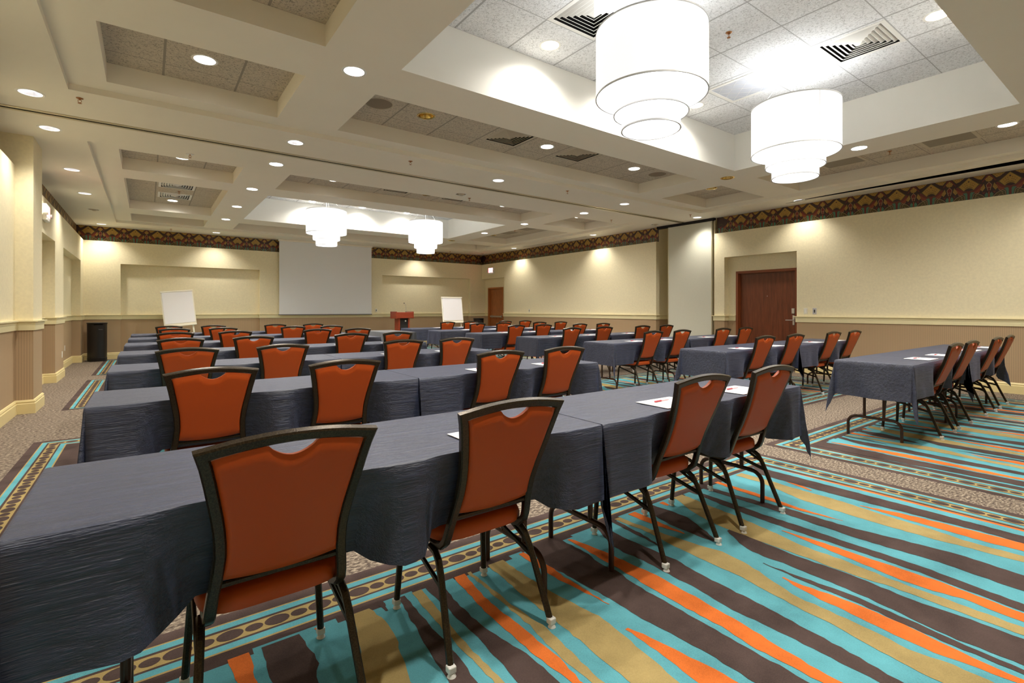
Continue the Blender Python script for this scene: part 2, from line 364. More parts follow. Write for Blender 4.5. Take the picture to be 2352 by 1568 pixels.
# ------------------------------------------------------------ floor
PX = [(-0.86, 4.27), (4.59, 9.72)]
PY = [(-1.10, 2.33), (2.95, 6.40), (8.21, 11.52), (12.24, 15.78)]
STR = [('t',[(1.99,-0.1,0.0),(1.89,-0.104,0.0),(1.79,-0.108,0.0),(1.69,-0.112,0.0),(1.59,-0.116,0.0),(1.49,-0.122,-0.001),(1.39,-0.138,-0.011),(1.29,-0.154,-0.021),(1.19,-0.17,-0.031),(1.09,-0.186,-0.041),(1,-0.2,-0.05)],0),('o',[(2.0,0.228,0.297),(1.9,0.24,0.295),(1.84,0.243,0.294)],0),('b',[(2.0,0.337,0.466),(1.9,0.336,0.479),(1.8,0.336,0.487),(1.72,0.336,0.458)],0),('o',[(2.0,0.526,0.547),(1.91,0.533,0.533)],1),('t',[(2.0,0.675,0.744),(1.9,0.657,0.762),(1.8,0.634,0.768),(1.7,0.607,0.747),(1.6,0.587,0.725),(1.53,0.587,0.711)],0),('b',[(2.0,0.782,0.812),(1.92,0.795,0.795)],1),('b',[(2.0,0.87,0.901),(1.9,0.861,0.899),(1.8,0.849,0.897),(1.7,0.835,0.898),(1.6,0.821,0.898),(1.5,0.814,0.899),(1.41,0.811,0.889)],0),('t',[(2.0,0.937,0.984),(1.9,0.931,0.976),(1.8,0.927,0.969),(1.7,0.927,0.963),(1.6,0.928,0.958),(1.5,0.93,0.956),(1.4,0.932,0.959),(1.35,0.933,0.96)],0),('b',[(2.0,1.002,1.072),(1.9,1.003,1.066),(1.8,1.005,1.059),(1.7,1.008,1.058),(1.6,1.011,1.066),(1.5,1.008,1.084),(1.4,1.003,1.103),(1.3,0.994,1.108),(1.24,0.994,1.111)],0),('o',[(2.0,1.147,1.2),(1.9,1.138,1.188),(1.8,1.129,1.177),(1.7,1.121,1.177),(1.6,1.12,1.178),(1.5,1.126,1.182),(1.4,1.121,1.185),(1.3,1.13,1.184),(1.2,1.14,1.17),(1.2,1.14,1.17)],0),('t',[(2.0,1.218,1.235),(1.9,1.217,1.236),(1.8,1.216,1.238),(1.7,1.213,1.238),(1.6,1.213,1.242),(1.5,1.215,1.255),(1.4,1.197,1.253),(1.3,1.192,1.241),(1.2,1.194,1.232),(1.16,1.194,1.228)],0),('t',[(1.99,1.332,1.423),(1.89,1.329,1.424),(1.79,1.324,1.426),(1.69,1.318,1.43),(1.59,1.316,1.442),(1.49,1.316,1.46),(1.39,1.312,1.479),(1.29,1.308,1.471),(1.19,1.302,1.456),(1.09,1.297,1.443),(1.01,1.297,1.432)],0),('o',[(2.0,1.523,1.556),(1.9,1.524,1.572),(1.8,1.524,1.573),(1.7,1.526,1.564),(1.6,1.541,1.567),(1.5,1.56,1.57),(1.4,1.57,1.571),(1.38,1.571,1.571)],1),('b',[(2.0,1.579,1.798),(1.9,1.576,1.806),(1.8,1.573,1.808),(1.7,1.583,1.785),(1.6,1.593,1.801),(1.5,1.6,1.783),(1.4,1.606,1.779),(1.3,1.6,1.78),(1.2,1.618,1.779),(1.1,1.629,1.778),(1.0,1.634,1.776),(0.9,1.632,1.779),(0.8,1.634,1.782),(0.75,1.634,1.781)],0),('o',[(1.97,1.83,1.847),(1.87,1.828,1.874),(1.77,1.825,1.893),(1.67,1.821,1.9),(1.57,1.823,1.911),(1.47,1.816,1.923),(1.37,1.81,1.919),(1.27,1.808,1.914),(1.17,1.812,1.907),(1.07,1.817,1.9),(0.97,1.801,1.891),(0.87,1.801,1.879),(0.77,1.81,1.87),(0.74,1.812,1.869)],0),('o',[(1.31,1.501,1.501),(1.21,1.497,1.536),(1.11,1.498,1.554),(1.01,1.486,1.572),(0.91,1.481,1.586),(0.89,1.481,1.588)],0),('b',[(2.0,2.071,2.147),(1.9,2.025,2.101),(1.8,1.979,2.096),(1.7,1.968,2.104),(1.6,1.98,2.111),(1.5,1.977,2.118),(1.4,1.975,2.105),(1.3,1.976,2.094),(1.2,1.966,2.09),(1.1,1.949,2.087),(1.0,1.961,2.084),(0.9,1.967,2.073),(0.8,1.968,2.064),(0.7,1.968,2.054),(0.6,1.968,2.038),(0.57,1.968,2.033)],0),('b',[(1.98,2.188,2.224),(1.88,2.183,2.217),(1.78,2.178,2.21),(1.68,2.173,2.188),(1.62,2.17,2.17)],1),('t',[(1.99,2.236,2.277),(1.89,2.244,2.286),(1.79,2.253,2.296),(1.69,2.242,2.313),(1.59,2.23,2.331),(1.49,2.228,2.355),(1.39,2.225,2.382),(1.29,2.227,2.369),(1.19,2.225,2.342),(1.09,2.207,2.3),(0.99,2.194,2.265),(0.89,2.186,2.269),(0.79,2.18,2.267),(0.69,2.158,2.261),(0.59,2.142,2.249),(0.49,2.133,2.269),(0.46,2.133,2.276)],0),('o',[(1.99,2.351,2.419),(1.89,2.355,2.416),(1.79,2.366,2.412),(1.69,2.389,2.409),(1.61,2.406,2.406)],1),('b',[(1.98,2.514,2.592),(1.88,2.468,2.605),(1.78,2.439,2.611),(1.68,2.437,2.571),(1.58,2.44,2.523),(1.48,2.446,2.467),(1.44,2.448,2.448)],1),('o',[(1.99,2.654,2.697),(1.9,2.663,2.663)],1),('t',[(1.99,2.803,2.897),(1.89,2.753,2.887),(1.79,2.704,2.873),(1.69,2.67,2.865),(1.59,2.652,2.858),(1.49,2.645,2.843),(1.39,2.645,2.824),(1.29,2.653,2.804),(1.19,2.661,2.778),(1.09,2.664,2.782),(0.99,2.665,2.785),(0.89,2.673,2.775),(0.79,2.688,2.765),(0.69,2.694,2.763),(0.59,2.693,2.764),(0.49,2.693,2.764),(0.39,2.696,2.764),(0.38,2.696,2.764)],0),('b',[(1.55,2.646,2.646),(1.45,2.578,2.655),(1.35,2.512,2.65),(1.25,2.503,2.646),(1.15,2.516,2.641),(1.05,2.514,2.648),(0.95,2.514,2.657),(0.85,2.51,2.657),(0.75,2.498,2.647),(0.65,2.48,2.645),(0.55,2.461,2.66),(0.45,2.463,2.665),(0.35,2.472,2.668),(0.34,2.472,2.668)],0),('b',[(1.22,2.435,2.435),(1.11,2.427,2.445),(1.01,2.421,2.455),(0.91,2.424,2.466),(0.81,2.427,2.474),(0.71,2.417,2.466),(0.61,2.407,2.457),(0.52,2.405,2.447),(0.42,2.406,2.443),(0.34,2.408,2.441)],0),('o',[(1.13,2.391,2.391),(1.03,2.347,2.381),(0.93,2.33,2.399),(0.83,2.326,2.415),(0.73,2.313,2.411),(0.63,2.303,2.407),(0.53,2.299,2.39),(0.43,2.318,2.379),(0.33,2.337,2.374),(0.33,2.338,2.374)],0),('b',[(1.92,2.978,3.025),(1.82,2.964,3.025),(1.72,2.949,3.025),(1.62,2.938,3.02),(1.52,2.934,3.014),(1.42,2.932,3.017),(1.32,2.933,3.023),(1.22,2.935,3.021),(1.12,2.939,3.016),(1.02,2.943,3.016),(0.92,2.946,3.021),(0.82,2.948,3.025),(0.72,2.945,3.02),(0.62,2.933,3.008),(0.52,2.922,2.996),(0.42,2.911,2.984),(0.41,2.909,2.983)],0),('o',[(1.36,2.883,2.883),(1.26,2.867,2.893),(1.16,2.851,2.902),(1.06,2.837,2.909),(0.96,2.826,2.91),(0.86,2.81,2.912),(0.76,2.793,2.916),(0.66,2.801,2.921),(0.56,2.828,2.911),(0.46,2.82,2.901),(0.39,2.814,2.894)],0),('b',[(1.94,3.114,3.174),(1.84,3.118,3.18),(1.74,3.124,3.185),(1.64,3.129,3.199),(1.54,3.132,3.217),(1.44,3.127,3.226),(1.34,3.122,3.228),(1.24,3.119,3.231),(1.14,3.116,3.235),(1.04,3.113,3.254),(0.94,3.119,3.274),(0.84,3.131,3.293),(0.74,3.143,3.312),(0.64,3.138,3.321),(0.54,3.129,3.313),(0.44,3.12,3.307),(0.43,3.12,3.307)],0),('o',[(1.93,3.279,3.326),(1.83,3.274,3.325),(1.73,3.269,3.324),(1.63,3.264,3.32),(1.53,3.258,3.307),(1.43,3.253,3.294),(1.33,3.267,3.296),(1.23,3.289,3.3),(1.17,3.303,3.303)],1),('t',[(1.8,3.559,3.646),(1.7,3.524,3.64),(1.6,3.489,3.633),(1.5,3.453,3.632),(1.4,3.441,3.635),(1.3,3.435,3.628),(1.2,3.43,3.613),(1.1,3.429,3.597),(1.0,3.428,3.587),(0.9,3.43,3.582),(0.8,3.436,3.573),(0.7,3.451,3.547),(0.6,3.462,3.552),(0.5,3.474,3.565),(0.48,3.476,3.566)],0),('o',[(1.83,3.766,3.794),(1.73,3.732,3.764),(1.63,3.697,3.734),(1.53,3.675,3.694),(1.49,3.673,3.673)],1),('o',[(1.24,3.644,3.644),(1.14,3.638,3.674),(1.04,3.631,3.704),(0.94,3.626,3.719),(0.84,3.621,3.731),(0.74,3.619,3.739),(0.64,3.619,3.747),(0.54,3.629,3.755),(0.51,3.633,3.756)],0),('b',[(1.67,3.724,3.885),(1.57,3.725,3.885),(1.47,3.727,3.885),(1.37,3.729,3.885),(1.27,3.731,3.885),(1.17,3.736,3.885),(1.07,3.743,3.885),(0.97,3.75,3.883),(0.87,3.757,3.882),(0.77,3.763,3.88),(0.67,3.768,3.879),(0.57,3.76,3.877),(0.52,3.756,3.877)],0)]
def build_floor():
    bm = bmesh.new(); rnd = random.Random(4)
    quad(bm, [(-1.6, -2.1, 0), (10.9, -2.1, 0), (10.9, 16.4, 0), (-1.6, 16.4, 0)], 0)
    CY, BR, TN, OR = 1, 2, 3, 4
    def frame(x0, y0, x1, y1, d0, d1, z, mi):
        a = [(x0 + d0, y0 + d0), (x1 - d0, y0 + d0), (x1 - d0, y1 - d0), (x0 + d0, y1 - d0)]
        b = [(x0 + d1, y0 + d1), (x1 - d1, y0 + d1), (x1 - d1, y1 - d1), (x0 + d1, y1 - d1)]
        for i in range(4):
            j = (i + 1) % 4
            quad(bm, [(*a[i], z), (*a[j], z), (*b[j], z), (*b[i], z)], mi)
    def dots(p, q, nx, ny, z, inward):
        L = math.dist(p, q); n = int(L / 0.0825); st = L / n
        dx = (q[0] - p[0]) / L; dy = (q[1] - p[1]) / L
        for k in range(n):
            s = (k + 0.5) * st; big = k % 2 == 0
            ra, rb = (0.046, 0.033) if big else (0.032, 0.0235)
            cx = p[0] + dx * s; cy = p[1] + dy * s
            bm.faces.new([bm.verts.new((cx + dx * ra * math.cos(t) - dy * rb * math.sin(t), cy + dy * ra * math.cos(t) + dx * rb * math.sin(t), z)) for t in [2 * PI * i / 18 for i in range(18)]]).material_index = BR
    def sample(st, y):
        pts = st[1]
        if y > pts[0][0]: return None if pts[0][2] - pts[0][1] < .022 or pts[0][0] < 1.6 else (pts[0][1], pts[0][2])
        for a, b in zip(pts, pts[1:]):
            if b[0] <= y <= a[0]:
                t = (a[0] - y) / max(1e-6, a[0] - b[0])
                return (a[1] + t * (b[1] - a[1]), a[2] + t * (b[2] - a[2]))
        if st[2]: return None
        l = pts[-1]; return (l[1], l[2])
    def stripes(x0, y0, x1, y1, shift, lo, hi, src_lo, src_hi):
        for si, st in enumerate(STR):
            mi = {'b': BR, 't': TN, 'o': OR}[st[0]]; z = 0.0022 + 0.00012 * (si % 5)
            prev = None; y = y1
            while y >= y0 - 1e-6:
                ys = y - y1 + 2.0
                v = sample(st, ys)
                if v:
                    j = rnd.uniform(-0.004, 0.004) ; j2 = rnd.uniform(-0.004, 0.004)
                    xl = min(max(v[0] + j, src_lo), src_hi) + shift; xr = min(max(v[1] + j2, src_lo), src_hi) + shift
                    xl = min(max(xl, lo), hi); xr = min(max(xr, lo), hi)
                    cur = (xl, xr, y) if xr - xl > 0.003 else None
                else: cur = None
                if prev and cur:
                    quad(bm, [(prev[0], prev[2], z), (prev[1], prev[2], z), (cur[1], cur[2], z), (cur[0], cur[2], z)], mi)
                prev = cur; y -= 0.03
    for pi, (x0, x1) in enumerate(PX):
        for (y0, y1) in PY:
            quad(bm, [(x0, y0, 0.0006), (x1, y0, 0.0006), (x1, y1, 0.0006), (x0, y1, 0.0006)], BR)
            frame(x0, y0, x1, y1, 0.066, 0.074, 0.0012, TN); frame(x0, y0, x1, y1, 0.074, 0.108, 0.0012, CY)
            frame(x0, y0, x1, y1, 0.122, 0.200, 0.0012, TN)
            frame(x0, y0, x1, y1, 0.212, 0.246, 0.0012, CY); frame(x0, y0, x1, y1, 0.246, 0.256, 0.0012, TN)
            d = 0.161
            c = [(x0 + d, y0 + d), (x1 - d, y0 + d), (x1 - d, y1 - d), (x0 + d, y1 - d)]
            for i in range(4): dots(c[i], c[(i + 1) % 4], 0, 0, 0.0018, 1)
            gx0 = x0 + (0.45 if pi == 0 else 0.34); gx1 = x1 - (0.31 if pi == 0 else 0.34)
            gy1 = y1 - 0.33; gy0 = y0 + 0.33
            x = gx0                                     # turquoise ground with a stepped far edge
            while x < gx1 - 0.02:
                w = min(rnd.choice([0.08, 0.13, 0.2, 0.3]), gx1 - x); e = rnd.choice([0, 0.02, 0.035])
                quad(bm, [(x, gy0, 0.0014), (x + w, gy0, 0.0014), (x + w, gy1 + e, 0.0014), (x, gy1 + e, 0.0014)], CY); x += w
            if pi == 0:
                stripes(x0, gy0, x1, gy1 + 0.02, 0, gx0, gx1, -1, 5)
                quad(bm, [(gx1, gy0, 0.0014), (gx1 + 0.03, gy0, 0.0014), (gx1 + 0.03, gy1 - 0.6, 0.0014), (gx1, gy1 - 0.05, 0.0014)], OR)
            else:
                stripes(x0, gy0, x1, gy1 + 0.02, 3.33, gx0, gx1, 1.55, 4.0)
                stripes(x0, gy0, x1, gy1 + 0.02, 6.66, gx0, gx1, 0.67, 4.0)
    return struct(finish('floor', bm, [K_TW, K_CY, K_BR, K_TN, K_OR]), 'tweed carpet with striped turquoise, brown, tan and orange panels')
build_floor()

# ------------------------------------------------------------ ceiling fixtures layout
COLX = [(-0.31, 1.17), (1.83, 7.325), (8.0, 9.48)]
STEP = [(-0.605, -1.06, 9.66, 6.275), (-0.605, 8.085, 9.66, 15.19)]
YR = [[(-0.81, 0.42), (1.05, 4.17), (4.80, 6.03)], [(8.46, 9.63), (10.26, 13.25), (13.97, 15.08)]]
def coffers():
    out = []
    for s in range(2):
        for r, (y0, y1) in enumerate(YR[s]):
            for c, (x0, x1) in enumerate(COLX):
                out.append(dict(s=s, r=r, c=c, x0=x0, y0=y0, x1=x1, y1=y1, z=HT if (r == 1 and c == 1) else HC))
    return out
CF = coffers()
# downlights: x, y, z, state (L lit, W wall-washer lit, G unlit gold, E unlit dark eyeball)
DL = []
for y in (4.42, 6.60, 7.76, 9.85, 11.73, 15.70): DL.append((-0.91, y, H, 'W'))
DL.append((-0.91, 13.52, H, 'E')); DL.append((-0.91, 0.8, H, 'W'))  # nearest two of this left row are out of view, added for light
for x in (1.49, 4.57, 7.60): DL.append((x, 6.61, H, 'W'))
for x in (1.50, 7.60): DL.append((x, 15.60, H, 'W'))
for y in (0.8, 4.42, 6.60, 9.86, 13.59): DL.append((10.03, y, H, 'W'))
for y in (7.76, 15.55): DL.append((10.03, y, H, 'E'))
DL += [(1.49, 7.76, H, 'L'), (4.57, 7.80, H, 'E'), (7.62, 7.76, H, 'L')]
DL += [(1.50, y, H2, 'L') for y in (0.8, 2.6, 4.45, 9.87, 11.74, 13.55)]
DL += [(7.62, y, H2, 'L') for y in (0.8, 2.6, 9.87, 11.7)] + [(7.62, 4.46, H2, 'G'), (7.62, 13.58, H2, 'G')]
DL += [(0.43, 5.43, HC, 'L'), (0.43, 9.13, HC, 'L'), (0.43, 12.85, HC, 'L'), (0.43, 1.35, HC, 'L'),
       (2.70, 5.43, HC, 'G'), (4.60, 5.43, HC, 'L'), (6.48, 5.43, HC, 'L'), (8.72, 5.43, HC, 'G'), (8.72, 1.36, HC, 'L'), (8.72, 12.9, HC, 'G'),
       (2.70, 9.10, HC, 'L'), (4.57, 9.13, HC, 'G'), (6.44, 9.10, HC, 'L'), (8.74, 9.10, HC, 'L')]
for x in (3.32, 4.59, 5.85):
    for y in (1.37, 3.87, 10.55, 12.96): DL.append((x, y, HT, 'L'))
RDL = 0.100
# square supply diffusers: centre x, y, z, size, white?
VENT = [(3.305, 3.235, HT, .60, 1), (5.84, 1.99, HT, .60, 1), (3.96, 5.455, HC, .54, 0), (5.215, 5.455, HC, .54, 0),
        (3.93, 9.05, HC, .54, 0), (5.20, 9.05, HC, .54, 0), (0.45, 11.25, HC, .56, 1), (0.45, 12.30, HC, .56, 1),
        (3.305, 12.32, HT, .60, 1), (5.84, 11.10, HT, .60, 1)]
RET = [(5.85, 3.235, HT, .60, .60, 1), (8.78, 1.95, HC, .60, .60, 0), (8.78, 3.25, HC, .60, .60, 0), (8.78, 11.3, HC, .60, .60, 0), (8.78, 12.2, HC, .60, .60, 0), (0.45, 2.2, HC, .60, .60, 0)]
SPK = [(2.107, 5.42, HC), (7.07, 5.42, HC)]
SLOT = [(10.10, 1.0, 4.70), (10.10, 10.17, 13.16)]

def inside(x, y, r): return r['x0'] < x < r['x1'] and r['y0'] < y < r['y1']
def build_ceiling():
    bm = bmesh.new()
    P, T, TW, DK, PW = 0, 1, 2, 3, 4
    holes = [rect(*s)[::-1] for s in STEP]
    holes += [circ(x, y, RDL) for x, y, z, k in DL if z == H]
    holes.append(rect(-1.40, 7.17, 10.46, 7.215)[::-1])            # operable-wall track slot
    holes += [rect(x - .028, y0, x + .028, y1)[::-1] for x, y0, y1 in SLOT]
    fillpoly(bm, rect(-1.6, -2.2, 10.95, 16.35), holes, H, P)
    ringwall(bm, rect(-1.40, 7.17, 10.46, 7.215), H, H + 0.10, DK)
    quad(bm, [(-1.40, 7.17, H + .10), (10.46, 7.17, H + .10), (10.46, 7.215, H + .10), (-1.40, 7.215, H + .10)], DK)
    for s in range(2):
        st = STEP[s]
        ringwall(bm, rect(*st), H, H2, P)
        hs = [rect(c['x0'], c['y0'], c['x1'], c['y1'])[::-1] for c in CF if c['s'] == s]
        hs += [circ(x, y, RDL) for x, y, z, k in DL if z == H2 and st[1] < y < st[3]]
        fillpoly(bm, rect(*st), hs, H2, P)
    pitch = 0.6235
    for c in CF:
        ringwall(bm, rect(c['x0'], c['y0'], c['x1'], c['y1']), H2, c['z'], PW if c['z'] == HT else P)
        hs = [circ(x, y, RDL) for x, y, z, k in DL if z == c['z'] and inside(x, y, c)]
        hs += [rect(x - w / 2, y - w / 2, x + w / 2, y + w / 2)[::-1] for x, y, z, w, k in VENT if inside(x, y, c)]
        hs += [circ(x, y, .15) for x, y, z in SPK if inside(x, y, c)]
        ox = {0: 0.125, 1: 2.38 if c['z'] == HC else 3.00, 2: 8.40}[c['c']]
        oy = {0: 5.735, 1: 2.925, 2: 5.735}[c['r']] if c['s'] == 0 else {0: 9.35, 1: 12.0, 2: 14.6}[c['r']]
        fillpoly(bm, rect(c['x0'], c['y0'], c['x1'], c['y1']), hs, c['z'], TW if c['z'] == HT else T,
                 lambda x, y, ox=ox, oy=oy: ((x - ox) / pitch, (y - oy) / pitch))
    struct(finish('ceiling', bm, [M_ceil, M_tile, M_tile_lit, M_dark, M_tray]), 'cream coffered ceiling with fissured tile panels and two deep trays')
    # wall track of the folding partition
    for nm, ya, yb in (('trim_1', 7.12, 7.17), ('trim_11', 7.215, 7.262)):
        bm = bmesh.new(); box2(bm, (-1.40, ya, H - 0.006), (10.45, yb, H - 0.0005))
        struct(finish(nm, bm, M_alu), 'thin metal partition track flange crossing the ceiling')
build_ceiling()

# ------------------------------------------------------------ walls
right_low = [(WR, NY), (WR, 4.60), (10.50, 4.60), (10.50, 6.13), (WR, 6.13), (WR, 6.37)]
right_low2 = [(WR, 7.97), (WR, 14.595), (10.50, 14.595), (10.50, FY)]
far_low = [(10.50, FY), (9.831, FY), (9.831, 16.23), (6.373, 16.23), (6.373, FY), (2.649, FY), (2.649, 16.23), (-0.554, 16.23), (-0.554, FY), (WL, FY)]
left_low = [(WL, FY), (WL, 15.41), (-1.43, 15.41), (-1.43, 12.46), (WL, 12.46), (WL, 11.42), (-1.43, 11.42), (-1.43, 9.5), (WL, 9.5), (WL, 8.85)]
pier = [(WL - .16, 8.85), (-1.11, 8.85), (-1.11, 8.24), (WL - .16, 8.24)]
left_low2 = [(WL, 8.24), (WL, NY)]
near_low = [(WL, NY), (WR, NY)]
DOORS = [(4.66, 5.92, 2.06), (14.88, 15.85, 2.05)]
def walls():
    zs = (RZ0 + RZ1) / 2
    def lower(bm, pts):
        for a, b in zip(pts, pts[1:]):
            dr = None
            if a[0] == b[0] == 10.50:
                for y0, y1, zt in DOORS:
                    if a[1] < (y0 + y1) / 2 < b[1]: dr = (y0, y1, zt)
            if dr is None: extrude(bm, [a, b], 0, zs, 1); extrude(bm, [a, b], zs, RT, 0); continue
            y0, y1, zt = dr
            for s in ([a, (10.50, y0)], [(10.50, y1), b]): extrude(bm, s, 0, zs, 1); extrude(bm, s, zs, RT, 0)
            extrude(bm, [(10.50, y0), (10.50, y1)], zt, RT, 0)
            quad(bm, [(10.63, y0, 0), (10.63, y1, 0), (10.63, y1, zt), (10.63, y0, zt)], 0)
    bm = bmesh.new()
    lower(bm, right_low); lower(bm, right_low2)
    extrude(bm, [(WR, NY), (WR, 6.37)], RT, LZ); extrude(bm, [(WR, 7.97), (WR, FY)], RT, LZ)
    quad(bm, [(WR, 4.60, RT), (10.5, 4.60, RT), (10.5, 6.13, RT), (WR, 6.13, RT)]); quad(bm, [(WR, 14.595, RT), (10.5, 14.595, RT), (10.5, FY, RT), (WR, FY, RT)])
    quad(bm, [(WR, NY, LZ), (WRF, NY, LZ), (WRF, 6.37, LZ), (WR, 6.37, LZ)]); quad(bm, [(WR, 7.97, LZ), (WRF, 7.97, LZ), (WRF, FYF, LZ), (WR, FYF, LZ)])
    for y in (6.37, 7.97):
        quad(bm, [(WR, y, 0), (10.9, y, 0), (10.9, y, zs), (WR, y, zs)], 1)
        quad(bm, [(WR, y, zs), (10.9, y, zs), (10.9, y, LZ), (WR, y, LZ)], 0)
        quad(bm, [(WRF, y, LZ), (10.9, y, LZ), (10.9, y, H), (WRF, y, H)], 0)
    quad(bm, [(10.9, 6.37, 0), (10.9, 7.97, 0), (10.9, 7.97, H), (10.9, 6.37, H)], 0)
    struct(finish('wall_right', bm, [M_wall, M_wains]), 'long cream wall with tan wainscot')
    bm = bmesh.new(); lower(bm, far_low); extrude(bm, [(WR, FY), (WL, FY)], RT, LZ)
    quad(bm, [(9.831, FY, RT), (9.831, 16.23, RT), (6.373, 16.23, RT), (6.373, FY, RT)]); quad(bm, [(2.649, FY, RT), (2.649, 16.23, RT), (-.554, 16.23, RT), (-.554, FY, RT)])
    quad(bm, [(WRF, FY, LZ), (WLF, FY, LZ), (WLF, FYF, LZ), (WRF, FYF, LZ)])
    struct(finish('wall_far', bm, [M_wall, M_wains]), 'far cream wall with two shallow niches')
    bm = bmesh.new(); lower(bm, left_low); lower(bm, left_low2)
    extrude(bm, pier, 0, zs, 1); extrude(bm, pier, zs, H, 0)
    extrude(bm, [(WL, FY), (WL, 8.85)], RT, LZ); extrude(bm, [(WL, 8.24), (WL, NY)], RT, LZ)
    quad(bm, [(WL, 15.41, RT), (-1.43, 15.41, RT), (-1.43, 12.46, RT), (WL, 12.46, RT)]); quad(bm, [(WL, 11.42, RT), (-1.43, 11.42, RT), (-1.43, 9.5, RT), (WL, 9.5, RT)])
    quad(bm, [(WL, FYF, LZ), (WLF, FYF, LZ), (WLF, NY, LZ), (WL, NY, LZ)])
    struct(finish('wall_left', bm, [M_wall, M_wains]), 'left cream wall with a full-height pier')
    bm = bmesh.new(); lower(bm, near_low); extrude(bm, near_low, RT, H)
    struct(finish('wall_near', bm, [M_wall, M_wains]), 'plain cream wall behind the viewer')
    rail = [(0, RZ0), (0.018, RZ0), (0.018, RZ0 + .06), (0.022, RZ0 + .075), (0.022, RZ1 - .022), (0.045, RZ1 - .014), (0.045, RZ1), (0, RZ1)]
    bb = [(0, 0), (0.022, 0), (0.022, 0.118), (0.014, 0.126), (0.014, 0.136), (0.019, 0.142), (0.010, 0.160), (0, 0.164)]
    runs = [('near', [(WL, NY), (WR, NY), (WR, 4.60), (10.50, 4.60), (10.50, 4.625)]),
            ('right', [(10.50, 5.945), (10.50, 6.13), (WR, 6.13), (WR, 6.37), (10.42, 6.37)]),
            ('far', [(10.9, 7.97), (WR, 7.97), (WR, 14.595), (10.50, 14.595), (10.50, 14.855)]),
            ('left', [(10.50, 15.875)] + far_low[0:1] + far_low[1:] + left_low[1:-1] + [(WL, 8.85), (-1.11, 8.85), (-1.11, 8.24), (WL, 8.24), (WL, NY)])]
    names = {'near': 'trim_2', 'right': 'trim_3', 'far': 'trim_4', 'left': 'trim_5'}
    for k, pts in runs:
        bm = bmesh.new(); sweep(bm, pts, rail); struct(finish(names[k], bm, M_trim), 'moulded cream chair rail')
        bm = bmesh.new(); sweep(bm, pts, bb); struct(finish('baseboard_' + k, bm, M_base), 'tall stepped cream baseboard')
walls()

